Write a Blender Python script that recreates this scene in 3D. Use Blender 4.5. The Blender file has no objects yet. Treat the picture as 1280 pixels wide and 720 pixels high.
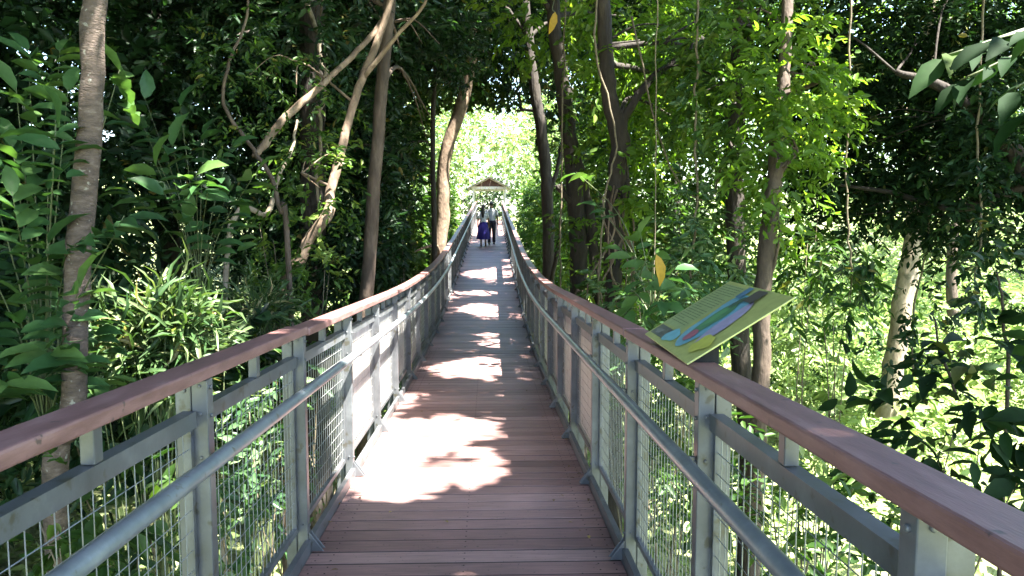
import bpy, math, random
import numpy as np
from mathutils import Vector, Matrix, Euler

random.seed(7)
rng = np.random.default_rng(11)
scene = bpy.context.scene
COL = scene.collection
F = 960.0            # focal length in pixels of a 1280 px wide frame
CAM = Vector((0, 0, 1.466))
YAW, PITCH, ROLL = math.radians(-1.79), math.radians(90 - 5.0), 0.0
RM = Matrix.Rotation(YAW, 3, 'Z') @ Matrix.Rotation(PITCH, 3, 'X') @ Matrix.Rotation(ROLL, 3, 'Z')
SUN = Vector((0.38, -0.26, 0.89)).normalized()


def P(u, v, Y):
    """world point seen at (u, v) that stands Y metres up the walkway"""
    d = RM @ Vector(((u - 640) / F, -(v - 360) / F, -1.0))
    return CAM + d * (Y / d.y)


# ------------------------------------------------------------------ walkway profile
def dz(y):
    if y < 7: return -0.0417 * y
    if y < 17: return -0.0417 * y + 0.005 * (y - 7) ** 2
    if y < 47: return -0.0417 * y + 0.5 + 0.1 * (y - 17)
    return -0.0417 * 47 + 0.5 + 0.1 * 30


def cx(y):
    return -0.118 + 0.0055 * max(0.0, y - 10)


# ------------------------------------------------------------------ materials
def new_mat(name):
    m = bpy.data.materials.new(name)
    m.use_nodes = True
    nt = m.node_tree
    for n in list(nt.nodes): nt.nodes.remove(n)
    out = nt.nodes.new('ShaderNodeOutputMaterial')
    return m, nt, out


def N(nt, t, **kw):
    n = nt.nodes.new(t)
    for k, v in kw.items(): setattr(n, k, v)
    return n


def ramp(nt, stops):
    r = nt.nodes.new('ShaderNodeValToRGB')
    e = r.color_ramp.elements
    while len(e) > 1: e.remove(e[-1])
    e[0].position, e[0].color = stops[0][0], (*stops[0][1], 1)
    for p, c in stops[1:]:
        k = e.new(p); k.color = (*c, 1)
    return r


def leaf_mat(name, stops, rough=0.46, trans=0.42, tcol=(1.15, 1.3, 0.5), spec=0.28):
    m, nt, out = new_mat(name)
    at = N(nt, 'ShaderNodeAttribute', attribute_name='tint')
    r = ramp(nt, stops)
    nt.links.new(at.outputs['Fac'], r.inputs[0])
    geo = N(nt, 'ShaderNodeNewGeometry')
    nz = N(nt, 'ShaderNodeTexNoise'); nz.inputs['Scale'].default_value = 35
    nt.links.new(geo.outputs['Position'], nz.inputs['Vector'])
    mr = N(nt, 'ShaderNodeMapRange'); mr.inputs['To Min'].default_value = .75; mr.inputs['To Max'].default_value = 1.25
    nt.links.new(nz.outputs['Fac'], mr.inputs['Value'])
    mul = N(nt, 'ShaderNodeVectorMath', operation='SCALE')
    nt.links.new(r.outputs[0], mul.inputs[0]); nt.links.new(mr.outputs[0], mul.inputs['Scale'])
    p = N(nt, 'ShaderNodeBsdfPrincipled')
    p.inputs['Roughness'].default_value = rough
    p.inputs['Specular IOR Level'].default_value = spec
    nt.links.new(mul.outputs[0], p.inputs['Base Color'])
    tm = N(nt, 'ShaderNodeVectorMath', operation='MULTIPLY')
    tm.inputs[1].default_value = tcol
    nt.links.new(mul.outputs[0], tm.inputs[0])
    tb = N(nt, 'ShaderNodeBsdfTranslucent')
    nt.links.new(tm.outputs[0], tb.inputs['Color'])
    mx = N(nt, 'ShaderNodeMixShader'); mx.inputs[0].default_value = trans
    nt.links.new(p.outputs[0], mx.inputs[1]); nt.links.new(tb.outputs[0], mx.inputs[2])
    nt.links.new(mx.outputs[0], out.inputs[0])
    return m


def surf_mat(name, stops, scale=8, detail=6, rough=0.6, bump=0.3, stretch=(1, 1, 1), bscale=None, metallic=0.0,
             spots=None, rvar=0.0, bdist=0.01):
    m, nt, out = new_mat(name)
    tc = N(nt, 'ShaderNodeNewGeometry')
    mp = N(nt, 'ShaderNodeMapping'); mp.inputs['Scale'].default_value = stretch
    nt.links.new(tc.outputs['Position'], mp.inputs[0])
    nz = N(nt, 'ShaderNodeTexNoise'); nz.inputs['Scale'].default_value = scale; nz.inputs['Detail'].default_value = detail
    nz.inputs['Roughness'].default_value = .65
    nt.links.new(mp.outputs[0], nz.inputs['Vector'])
    r = ramp(nt, stops)
    nt.links.new(nz.outputs['Fac'], r.inputs[0])
    p = N(nt, 'ShaderNodeBsdfPrincipled')
    p.inputs['Metallic'].default_value = metallic
    p.inputs['Roughness'].default_value = rough
    colout = r.outputs[0]
    if spots:
        sc, lo, hi, c = spots
        n2 = N(nt, 'ShaderNodeTexNoise'); n2.inputs['Scale'].default_value = sc; n2.inputs['Detail'].default_value = 8
        nt.links.new(tc.outputs['Position'], n2.inputs['Vector'])
        mr = N(nt, 'ShaderNodeMapRange'); mr.inputs['From Min'].default_value = lo; mr.inputs['From Max'].default_value = hi
        nt.links.new(n2.outputs['Fac'], mr.inputs['Value'])
        mx = N(nt, 'ShaderNodeMix', data_type='RGBA')
        nt.links.new(mr.outputs[0], mx.inputs[0]); nt.links.new(colout, mx.inputs[6])
        mx.inputs[7].default_value = (*c, 1)
        colout = mx.outputs[2]
    nt.links.new(colout, p.inputs['Base Color'])
    if rvar:
        mr = N(nt, 'ShaderNodeMapRange'); mr.inputs['To Min'].default_value = rough - rvar; mr.inputs['To Max'].default_value = rough + rvar
        nt.links.new(nz.outputs['Fac'], mr.inputs['Value']); nt.links.new(mr.outputs[0], p.inputs['Roughness'])
    if bump:
        b = N(nt, 'ShaderNodeBump'); b.inputs['Strength'].default_value = bump; b.inputs['Distance'].default_value = bdist
        nb = N(nt, 'ShaderNodeTexNoise'); nb.inputs['Scale'].default_value = bscale or scale * 3; nb.inputs['Detail'].default_value = 8
        nt.links.new(mp.outputs[0], nb.inputs['Vector'])
        nt.links.new(nb.outputs['Fac'], b.inputs['Height']); nt.links.new(b.outputs[0], p.inputs['Normal'])
    nt.links.new(p.outputs[0], out.inputs[0])
    return m


def plank_mat():
    """reddish composite boards laid across the walk, each with its own tone, thin joints modelled in the mesh"""
    m, nt, out = new_mat('deck boards')
    g = N(nt, 'ShaderNodeNewGeometry')
    at = N(nt, 'ShaderNodeAttribute', attribute_name='tint')
    r = ramp(nt, [(0, (.135, .072, .066)), (.5, (.21, .122, .112)), (1, (.29, .185, .17))])
    nt.links.new(at.outputs['Fac'], r.inputs[0])
    mp = N(nt, 'ShaderNodeMapping'); mp.inputs['Scale'].default_value = (2, 26, 10)
    nt.links.new(g.outputs['Position'], mp.inputs[0])
    nz = N(nt, 'ShaderNodeTexNoise'); nz.inputs['Scale'].default_value = 3; nz.inputs['Detail'].default_value = 8
    nt.links.new(mp.outputs[0], nz.inputs['Vector'])
    n2 = N(nt, 'ShaderNodeTexNoise'); n2.inputs['Scale'].default_value = 1.7; n2.inputs['Detail'].default_value = 7
    nt.links.new(g.outputs['Position'], n2.inputs['Vector'])
    add = N(nt, 'ShaderNodeMath', operation='ADD')
    nt.links.new(nz.outputs['Fac'], add.inputs[0]); nt.links.new(n2.outputs['Fac'], add.inputs[1])
    mr = N(nt, 'ShaderNodeMapRange'); mr.inputs['From Min'].default_value = .6; mr.inputs['From Max'].default_value = 1.4
    mr.inputs['To Min'].default_value = .52; mr.inputs['To Max'].default_value = 1.45
    nt.links.new(add.outputs[0], mr.inputs['Value'])
    mul = N(nt, 'ShaderNodeVectorMath', operation='SCALE')
    nt.links.new(r.outputs[0], mul.inputs[0]); nt.links.new(mr.outputs[0], mul.inputs['Scale'])
    # dirt and crumbs collected along the two edges
    n3 = N(nt, 'ShaderNodeTexNoise'); n3.inputs['Scale'].default_value = 60; n3.inputs['Detail'].default_value = 4
    nt.links.new(g.outputs['Position'], n3.inputs['Vector'])
    m3 = N(nt, 'ShaderNodeMapRange'); m3.inputs['From Min'].default_value = .66; m3.inputs['From Max'].default_value = .72
    nt.links.new(n3.outputs['Fac'], m3.inputs['Value'])
    mx = N(nt, 'ShaderNodeMix', data_type='RGBA')
    mx.inputs[7].default_value = (.035, .028, .02, 1)
    nt.links.new(m3.outputs[0], mx.inputs[0]); nt.links.new(mul.outputs[0], mx.inputs[6])
    p = N(nt, 'ShaderNodeBsdfPrincipled'); p.inputs['Roughness'].default_value = .55
    nt.links.new(mx.outputs[2], p.inputs['Base Color'])
    b = N(nt, 'ShaderNodeBump'); b.inputs['Strength'].default_value = .35; b.inputs['Distance'].default_value = .004
    nt.links.new(nz.outputs['Fac'], b.inputs['Height']); nt.links.new(b.outputs[0], p.inputs['Normal'])
    nt.links.new(p.outputs[0], out.inputs[0])
    return m


M = {}
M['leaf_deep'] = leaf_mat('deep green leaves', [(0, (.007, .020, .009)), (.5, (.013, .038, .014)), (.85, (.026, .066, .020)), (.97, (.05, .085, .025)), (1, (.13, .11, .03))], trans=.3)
M['leaf_mid'] = leaf_mat('mid green leaves', [(0, (.016, .042, .010)), (.5, (.036, .080, .016)), (.88, (.075, .13, .026)), (1, (.17, .17, .04))], trans=.42)
M['leaf_light'] = leaf_mat('light green leaves', [(0, (.030, .066, .014)), (.5, (.06, .125, .022)), (1, (.15, .20, .04))], trans=.48)
M['leaf_broad'] = leaf_mat('broad soft leaves', [(0, (.018, .048, .018)), (.5, (.038, .095, .032)), (1, (.09, .16, .045))], rough=.42, trans=.35)
M['leaf_bamboo'] = leaf_mat('long strap leaves', [(0, (.022, .055, .018)), (.5, (.055, .10, .035)), (.85, (.14, .18, .08)), (1, (.30, .25, .14))], rough=.4, trans=.35)
M['leaf_pale'] = leaf_mat('pale glossy leaves', [(0, (.03, .075, .03)), (.6, (.075, .14, .06)), (1, (.22, .28, .15))], rough=.3, trans=.4)
M['leaf_gold'] = leaf_mat('yellowed leaf', [(0, (.36, .24, .03)), (1, (.5, .30, .04))], trans=.5, tcol=(1.2, 1, .4))
M['leaf_dry'] = leaf_mat('dry fallen leaves', [(0, (.09, .055, .025)), (.6, (.17, .11, .05)), (1, (.28, .22, .06))], rough=.7, trans=.1)
M['leaf_far'] = leaf_mat('distant leaves', [(0, (.03, .08, .026)), (.5, (.06, .13, .04)), (1, (.14, .21, .07))], trans=.45)
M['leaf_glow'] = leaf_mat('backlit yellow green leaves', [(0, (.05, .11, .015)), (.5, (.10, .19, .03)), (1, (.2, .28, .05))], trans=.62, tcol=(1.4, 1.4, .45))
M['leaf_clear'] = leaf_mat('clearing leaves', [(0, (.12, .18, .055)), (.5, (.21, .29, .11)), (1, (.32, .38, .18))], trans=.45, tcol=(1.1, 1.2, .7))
M['leaf_shade'] = leaf_mat('shade darkened leaves', [(0, (.005, .014, .005)), (.6, (.010, .028, .009)), (.93, (.022, .05, .012)), (1, (.06, .07, .02))], rough=.75, trans=.22, spec=.1)  # shade on the right side foliage put into a darker leaf green
M['bark_brown'] = surf_mat('brown bark', [(.3, (.03, .020, .014)), (.5, (.062, .043, .03)), (.7, (.12, .088, .062))], scale=9, stretch=(1, 1, .35), bump=.8, bscale=26, rough=.85, bdist=.02)
M['bark_spotted'] = surf_mat('spotted bark', [(.3, (.035, .025, .019)), (.55, (.082, .058, .045)), (.72, (.15, .12, .10))], scale=12, stretch=(1, 1, 2.6), bump=.7, bscale=40, rough=.85,
                              spots=(26, .64, .7, (.22, .21, .18)), bdist=.015)
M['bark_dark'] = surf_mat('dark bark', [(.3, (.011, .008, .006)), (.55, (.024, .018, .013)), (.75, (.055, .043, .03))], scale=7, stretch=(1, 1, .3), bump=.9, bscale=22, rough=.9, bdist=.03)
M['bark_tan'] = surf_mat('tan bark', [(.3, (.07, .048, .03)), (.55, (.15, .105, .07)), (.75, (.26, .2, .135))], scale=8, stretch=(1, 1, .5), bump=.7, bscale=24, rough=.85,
                          spots=(9, .56, .64, (.09, .06, .04)), bdist=.02)
M['bark_pale'] = surf_mat('pale bark', [(.3, (.13, .10, .07)), (.55, (.24, .195, .14)), (.75, (.36, .31, .24))], scale=6, stretch=(1, 1, .45), bump=.6, rough=.85,
                           spots=(7, .5, .66, (.10, .09, .055)), bdist=.02)
M['vine'] = surf_mat('vine stem', [(.3, (.05, .04, .025)), (.7, (.16, .13, .08))], scale=20, bump=.4, rough=.85)
M['stem_green'] = surf_mat('green stem', [(.3, (.04, .06, .02)), (.7, (.10, .12, .05))], scale=20, bump=.2)
M['deck'] = plank_mat()
M['handrail'] = surf_mat('reddish handrail', [(.3, (.12, .058, .052)), (.55, (.19, .098, .09)), (.75, (.25, .148, .135))], scale=5, stretch=(6, 1, 6), bump=.25, bscale=40, rough=.5,
                          spots=(34, .66, .74, (.07, .045, .04)), rvar=.1, bdist=.003)
M['steel'] = surf_mat('painted grey steel', [(.3, (.058, .062, .066)), (.55, (.092, .098, .104)), (.75, (.14, .148, .15))], scale=7, bump=.15, bscale=60, rough=.42,
                       spots=(16, .60, .66, (.055, .052, .040)), rvar=.12, metallic=.1, bdist=.002)
M['pipe'] = surf_mat('galvanised pipe', [(.3, (.15, .175, .19)), (.55, (.21, .24, .26)), (.75, (.29, .32, .33))], scale=9, bump=.12, bscale=60, rough=.36,
                      spots=(30, .62, .72, (.13, .12, .10)), rvar=.12, metallic=.35, bdist=.002)
M['wire'] = surf_mat('grey wire', [(.3, (.17, .18, .18)), (.7, (.3, .31, .3))], scale=14, bump=0, rough=.45, metallic=.4)
M['sheet'] = surf_mat('stained white sheet', [(.3, (.40, .36, .32)), (.55, (.54, .50, .46)), (.75, (.66, .62, .58))], scale=2.5, stretch=(1, 3, .6), bump=.1, rough=.6,
                       spots=(11, .62, .72, (.2, .17, .12)))
M['soil'] = surf_mat('leaf litter soil', [(.25, (.09, .09, .045)), (.45, (.2, .22, .10)), (.6, (.27, .32, .13)), (.8, (.38, .36, .22))], scale=2.2, detail=12, bump=1, bscale=18, rough=.95, bdist=.06)
M['white'] = surf_mat('white paint', [(.3, (.62, .62, .6)), (.7, (.8, .8, .78))], scale=4, bump=.1, rough=.5)
M['roof'] = surf_mat('pale roofing', [(.3, (.2, .19, .19)), (.7, (.3, .28, .28))], scale=4, stretch=(1, 6, 1), bump=.3, rough=.7)
M['gable'] = surf_mat('red brown gable boards', [(.3, (.055, .028, .024)), (.7, (.11, .055, .045))], scale=4, bump=.3, rough=.7)


def flat(name, c, rough=.6):
    m, nt, out = new_mat(name)
    p = N(nt, 'ShaderNodeBsdfPrincipled'); p.inputs['Roughness'].default_value = rough
    tc = N(nt, 'ShaderNodeNewGeometry')
    nz = N(nt, 'ShaderNodeTexNoise'); nz.inputs['Scale'].default_value = 30; nz.inputs['Detail'].default_value = 5
    nt.links.new(tc.outputs['Position'], nz.inputs['Vector'])
    r = ramp(nt, [(.3, tuple(k * .85 for k in c)), (.7, tuple(min(1, k * 1.12) for k in c))])
    nt.links.new(nz.outputs['Fac'], r.inputs[0]); nt.links.new(r.outputs[0], p.inputs['Base Color'])
    nt.links.new(p.outputs[0], out.inputs[0])
    return m


# ------------------------------------------------------------------ object helpers
def link(o, parent=None):
    COL.objects.link(o)
    if parent is not None:
        o.parent = parent
        o.matrix_parent_inverse = Matrix.Translation(-parent.location)
    return o


def tag(o, label=None, cat=None, group=None, kind=None):
    if label: o['label'] = label
    if cat: o['category'] = cat
    if group: o['group'] = group
    if kind: o['kind'] = kind
    return o


def thing(name, label, cat, loc, group=None):
    o = bpy.data.objects.new(name, None)
    o.empty_display_size = .2
    o.location = loc
    COL.objects.link(o)
    return tag(o, label, cat, group)


def mesh_obj(name, verts, faces, mat, parent=None, smooth=False, tint=None):
    me = bpy.data.meshes.new(name)
    me.from_pydata([tuple(v) for v in verts], [], faces)
    if mat is not None: me.materials.append(mat)
    if smooth: me.polygons.foreach_set('use_smooth', [True] * len(me.polygons))
    if tint is not None:
        a = me.attributes.new('tint', 'FLOAT', 'POINT'); a.data.foreach_set('value', tint)
    me.update()
    return link(bpy.data.objects.new(name, me), parent)


class MB:
    """collects shapes into one mesh"""
    def __init__(s): s.v, s.f, s.t = [], [], []

    def hexa(s, p, tint=0.5):          # p: 8 corners, bottom 4 ccw, top 4 ccw
        b = len(s.v); s.v += [tuple(q) for q in p]; s.t += [tint] * 8
        s.f += [(b+3, b+2, b+1, b), (b+4, b+5, b+6, b+7), (b, b+1, b+5, b+4), (b+1, b+2, b+6, b+5), (b+2, b+3, b+7, b+6), (b+3, b, b+4, b+7)]

    def box(s, x0, x1, y0, y1, z0, z1, tint=0.5):
        if x0 > x1: x0, x1 = x1, x0
        s.hexa([(x0, y0, z0), (x1, y0, z0), (x1, y1, z0), (x0, y1, z0), (x0, y0, z1), (x1, y0, z1), (x1, y1, z1), (x0, y1, z1)], tint)

    def tube(s, pts, rad, n=8, cap=True, bump=0.0):
        pts = [Vector(p) for p in pts]
        if not hasattr(rad, '__len__'): rad = [rad] * len(pts)
        b = len(s.v); up = Vector((0.13, 0.31, 0.94))
        prev = None
        for i, p in enumerate(pts):
            d = (pts[min(i+1, len(pts)-1)] - pts[max(i-1, 0)])
            d = d.normalized() if d.length > 1e-9 else Vector((0, 0, 1))
            a = prev if prev is not None else (up if abs(d.dot(up)) < .9 else Vector((1, 0, 0)))
            a = (a - d * a.dot(d)).normalized(); c = d.cross(a); prev = a
            for k in range(n):
                th = 2 * math.pi * k / n
                r = rad[i] * (1 + (random.uniform(-bump, bump) if bump else 0))
                q = p + (a * math.cos(th) + c * math.sin(th)) * r
                s.v.append(tuple(q)); s.t.append(.5)
        for i in range(len(pts) - 1):
            for k in range(n):
                k2 = (k + 1) % n
                s.f.append((b + i*n + k, b + i*n + k2, b + (i+1)*n + k2, b + (i+1)*n + k))
        if cap:
            s.f.append(tuple(b + k for k in range(n))[::-1])
            e = b + (len(pts) - 1) * n
            s.f.append(tuple(e + k for k in range(n)))

    def sweep(s, prof, ys, side, yfun_z, tint=.5, jitter=0):
        """profile of (offset, height) swept along the walkway"""
        b = len(s.v); n = len(prof)
        for y in ys:
            for (o, h) in prof:
                s.v.append((cx(y) + side * o, y, yfun_z(y) + h)); s.t.append(tint)
        for i in range(len(ys) - 1):
            for k in range(n):
                k2 = (k + 1) % n
                q = (b + i*n + k, b + i*n + k2, b + (i+1)*n + k2, b + (i+1)*n + k)
                s.f.append(q if side > 0 else q[::-1])
        a = tuple(b + k for k in range(n)); e = tuple(b + (len(ys)-1)*n + k for k in range(n))
        s.f += [a[::-1], e] if side > 0 else [a, e[::-1]]

    def build(s, name, mat, parent=None, smooth=False, bevel=0):
        o = mesh_obj(name, s.v, s.f, mat, parent, smooth, s.t)
        if bevel:
            m = o.modifiers.new('bevel', 'BEVEL'); m.width = bevel; m.segments = 2; m.limit_method = 'ANGLE'; m.harden_normals = False
        return o


# ------------------------------------------------------------------ gaps in the canopy through which the sun comes
def deck_pt(u, v):
    d = RM @ Vector(((u - 640) / F, -(v - 360) / F, -1.0))
    t = .5
    for _ in range(6000):
        p = CAM + d * t
        if p.z <= dz(p.y): return p
        t += .01 if p.y < 20 else .03
    return p


PATCH = []      # (x, y, rx, ry) on the deck, where sun lands


def patch_px(u, v, du, dv):
    p = deck_pt(u, v)
    rx = du / F * p.y
    ry = abs(deck_pt(u, v - dv).y - deck_pt(u, v + dv).y) / 2
    PATCH.append((p.x, p.y, p.z, rx, ry))


for a in [(588, 462, 52, 14), (600, 449, 34, 4), (612, 432, 24, 4), (606, 418, 22, 3), (596, 386, 30, 8), (604, 366, 26, 4), (612, 342, 36, 8),
          (655, 447, 14, 5), (600, 576, 44, 30), (560, 540, 70, 24), (500, 580, 60, 42), (560, 604, 60, 20)]:
    patch_px(*a)
for a in [(520, 655, 9, 3), (470, 641, 11, 3), (537, 711, 13, 5), (480, 712, 9, 5), (572, 640, 9, 3), (600, 655, 7, 3), (440, 660, 7, 3), (505, 633, 10, 3), (745, 640, 6, 4)]:
    patch_px(*a)
PATCH += [(-1.45, 9.0, -.3, .35, 2.6), (-.55, 5.0, -.2, .45, .5), (-1.0, 6.0, -.25, .75, 1.0), (-1.2, 6.9, -.28, .5, .9), (-1.1, 5.3, -.22, .45, .5), (-.9, 7.6, -.3, .25, .5)]
for yy, rr_ in ((35.5, 1.7), (40.5, 1.5), (44.5, 1.9)): PATCH.append((.1, yy, dz(yy), .95, rr_))
SHAFT = []      # (point, radius, start distance): sunlit foliage


def noise2(x, y, s=3.1):
    return (np.sin(x * s + 1.3 * np.sin(y * s * .7)) + np.sin(y * s * 1.3 + 1.7 * np.sin(x * s * .9)) + .7 * np.sin((x + y) * s * 2.3) + .6 * np.sin((x - y) * s * 3.7) + .8 * np.sin(x * s * 4.9 + 2 * np.sin(y * s * 2.2)) * np.sin(y * s * 5.3)) / 3.4


def sun_keep(c):
    keep = np.ones(len(c), bool)
    S = np.array(SUN)
    for (px_, py_, pz_, rx, ry) in PATCH:
        t = (c[:, 2] - pz_) / S[2]
        x = c[:, 0] - S[0] * t - px_; y = c[:, 1] - S[1] * t - py_
        q = (x / rx) ** 2 + (y / ry) ** 2
        keep &= ~((t > 1.0) & (q < 1.0 + .62 * noise2((x + px_) * 2.4, (y + py_) * 2.4)))
    for (pt, r, t0) in SHAFT:
        d = c - np.array(pt)
        t = d @ S
        perp = np.linalg.norm(d - t[:, None] * S, axis=1)
        lim = r * (1 + .3 * noise2(d[:, 0] * 1.5, d[:, 1] * 1.5))
        keep &= ~((t > t0) & (perp < lim))
    return keep


def clear_of_walk(c, half=1.25, up=4.2):
    """nothing grows into the space people walk through"""
    x = c[:, 0] + .115
    zz = np.interp(c[:, 1], np.linspace(-10, 60, 141), [dz(y) for y in np.linspace(-10, 60, 141)])
    inside = (np.abs(x) < half) & (c[:, 2] > zz - .9) & (c[:, 2] < zz + up) & (c[:, 1] < 52)
    near = (np.linalg.norm(c - np.array(CAM), axis=1) < 1.6)
    return ~(inside | near)


# ------------------------------------------------------------------ leaves
T_LO = (np.array([(0, 0, 0), (.45, .5, .10), (1, 0, -.12), (.45, -.5, .10)]), [(0, 2, 1), (0, 3, 2)])
T_MID = (np.array([(0, 0, 0), (.28, .42, .07), (.68, .36, .02), (1, 0, -.16), (.68, -.36, .02), (.28, -.42, .07)]),
         [(0, 3, 2, 1), (0, 5, 4, 3)])
_h = [(0, 0, 0), (.16, 0, .015), (.42, 0, .02), (.72, 0, -.03), (1, 0, -.16)]
_w = [.30, .50, .36]
T_HI = (np.array(_h + [(.14, .30, .07), (.42, .50, .10), (.74, .33, .03), (.14, -.30, .07), (.42, -.50, .10), (.74, -.33, .03)]),
        [(0, 1, 5), (1, 2, 6, 5), (2, 3, 7, 6), (3, 4, 7), (0, 8, 1), (1, 8, 9, 2), (2, 9, 10, 3), (3, 10, 4)])
T_STRAP = (np.array([(0, 0, 0), (.3, .5, .07), (.65, .42, .02), (1, 0, -.28), (.65, -.42, .02), (.3, -.5, .07), (.3, 0, .05), (.65, 0, -.03)]),
           [(0, 6, 1), (1, 6, 7, 2), (2, 7, 3), (0, 5, 6), (6, 5, 4, 7), (7, 4, 3)])


def norm(a): return a / np.maximum(np.linalg.norm(a, axis=1, keepdims=True), 1e-9)


def leaf_mesh(name, c, ax, nr, L, W, tint, mat, parent, tmpl):
    n = len(c)
    if n == 0: c = np.zeros((1, 3)); c[0] = (0, 60, 3); ax = np.array([[1., 0, 0]]); nr = np.array([[0, 0, 1.]]); L = np.array([.1]); W = np.array([.05]); tint = np.array([.5]); n = 1
    tv, tf = tmpl
    ax = norm(ax); nr = norm(nr - ax * np.sum(ax * nr, 1, keepdims=True)); sd = np.cross(nr, ax)
    V = (c[:, None, :] + ax[:, None, :] * (tv[None, :, 0:1] * L[:, None, None]) + sd[:, None, :] * (tv[None, :, 1:2] * W[:, None, None])
         + nr[:, None, :] * (tv[None, :, 2:3] * L[:, None, None]))
    k = len(tv)
    if parent is not None: pass
    me = bpy.data.meshes.new(name)
    me.vertices.add(n * k); me.vertices.foreach_set('co', V.astype(np.float32).ravel())
    flatidx = np.concatenate([np.array(f) for f in tf]); cnt = np.array([len(f) for f in tf])
    loops = (flatidx[None, :] + (np.arange(n) * k)[:, None]).ravel()
    me.loops.add(len(loops)); me.loops.foreach_set('vertex_index', loops.astype(np.int32))
    totals = np.tile(cnt, n); starts = np.concatenate([[0], np.cumsum(totals)[:-1]])
    me.polygons.add(len(totals)); me.polygons.foreach_set('loop_start', starts.astype(np.int32)); me.polygons.foreach_set('loop_total', totals.astype(np.int32))
    me.materials.append(mat)
    a = me.attributes.new('tint', 'FLOAT', 'POINT'); a.data.foreach_set('value', np.repeat(tint, k).astype(np.float32))
    me.update(calc_edges=True)
    if tmpl is not T_LO: me.polygons.foreach_set('use_smooth', np.ones(len(totals), bool))
    return link(bpy.data.objects.new(name, me), parent)


def spray_data(blobs, per=14, twig=.38, L=.12, aspect=.45, droop=.35, shell=.35, lvar=.42, flatn=.55, filt=True, walk=True):
    """blobs: (center, (rx,ry,rz), n). Leaves sit alternately along drooping twigs."""
    C_, A_, N_, L_, T_ = [], [], [], [], []
    for (c, r, n) in blobs:
        c = np.array(c, float); r = np.array(r, float)
        m = max(1, int(n / per))
        d = norm(rng.normal(size=(m, 3)))
        rad = rng.random(m) ** (1 / 3.0)
        rad = np.where(rng.random(m) < shell, .85 + .25 * rng.random(m), rad)
        # uneven outline: radius depends on direction
        wob = 1 + .22 * np.sin(d[:, 0] * 5 + c[0] * 3) * np.sin(d[:, 1] * 6 + c[1]) + .18 * np.sin(d[:, 2] * 9 + c[2] * 2)
        cc = c + d * r * (rad * wob)[:, None]
        td = norm(d * .8 + rng.normal(size=(m, 3)) * .55 + np.array([0, 0, -.1]))
        tl = twig * (.6 + .8 * rng.random(m))
        ctint = np.clip(rng.normal(.42, .2, m), 0, 1)
        t = (np.arange(per)[None, :] + rng.random((m, per)) * .7) / per
        base = cc[:, None, :] + td[:, None, :] * (t * tl[:, None])[:, :, None] + np.array([0, 0, -1.])[None, None, :] * ((t ** 2) * tl[:, None] * droop)[:, :, None]
        sgn = np.where(np.arange(per) % 2 == 0, 1., -1.)
        sdv = norm(np.cross(td, np.array([0, 0, 1.]) + rng.normal(size=(m, 3)) * .35))
        la = (td[:, None, :] * .55 + sdv[:, None, :] * sgn[None, :, None] * .9 + rng.normal(size=(m, per, 3)) * .3 + np.array([0, 0, -droop])[None, None, :])
        ln = np.array([0, 0, 1.])[None, None, :] * flatn + rng.normal(size=(m, per, 3)) * .42 + rng.normal(size=(m, 1, 3)) * .3
        ll = L * (1 + lvar * rng.normal(size=(m, per)).clip(-1.6, 1.8)) * (1 - .3 * np.abs(t - .5))
        ti = np.clip(ctint[:, None] + rng.normal(size=(m, per)) * .14 + (rng.random((m, per)) < .012) * .6, 0, 1)
        C_.append(base.reshape(-1, 3)); A_.append(la.reshape(-1, 3)); N_.append(ln.reshape(-1, 3)); L_.append(ll.ravel()); T_.append(ti.ravel())
    C_ = np.concatenate(C_); A_ = np.concatenate(A_); N_ = np.concatenate(N_); L_ = np.concatenate(L_); T_ = np.concatenate(T_)
    k = np.ones(len(C_), bool)
    if filt: k &= sun_keep(C_)
    if walk: k &= clear_of_walk(C_)
    return C_[k], A_[k], N_[k], L_[k], L_[k] * aspect, T_[k]


NLEAF = 0


def foliage(name, blobs, mat, parent=None, tmpl=T_MID, **kw):
    global NLEAF
    d = spray_data(blobs, **kw)
    NLEAF += len(d[0])
    return leaf_mesh(name, d[0], d[1], d[2], d[3], d[4], d[5], M[mat], parent, tmpl)


def B(u, v, Z, ru, rv, rz, layers=2.6, L=.12, aspect=.45):
    """blob that shows ru x rv pixels at Z metres: enough leaves for the given number of layers"""
    c = P(u, v, Z); rx = ru / F * Z; rh = rv / F * Z
    area = math.pi * rx * rh
    n = layers * area / (L * L * aspect * .72 * .5)
    return (c, (rx, rz, rh), int(n))


def bend(pts, k=4, jit=.0):
    """smooth polyline through pts (Catmull-Rom)"""
    pts = [Vector(p) for p in pts]
    if len(pts) < 3: pts = [pts[0], (pts[0] + pts[-1]) / 2, pts[-1]]
    q = [pts[0] * 2 - pts[1]] + pts + [pts[-1] * 2 - pts[-2]]
    out = []
    for i in range(1, len(q) - 2):
        for j in range(k):
            t = j / k
            a, b, c, d = q[i-1], q[i], q[i+1], q[i+2]
            p = .5 * ((2*b) + (c - a)*t + (2*a - 5*b + 4*c - d)*t*t + (3*b - a - 3*c + d)*t**3)
            if jit: p = p + Vector((random.uniform(-jit, jit), random.uniform(-jit, jit), 0))
            out.append(p)
    out.append(pts[-1])
    return out


def lerp_list(vals, n):
    out = []
    for i in range(n):
        t = i / (n - 1) * (len(vals) - 1); k = min(int(t), len(vals) - 2)
        out.append(vals[k] + (vals[k+1] - vals[k]) * (t - k))
    return out


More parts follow.
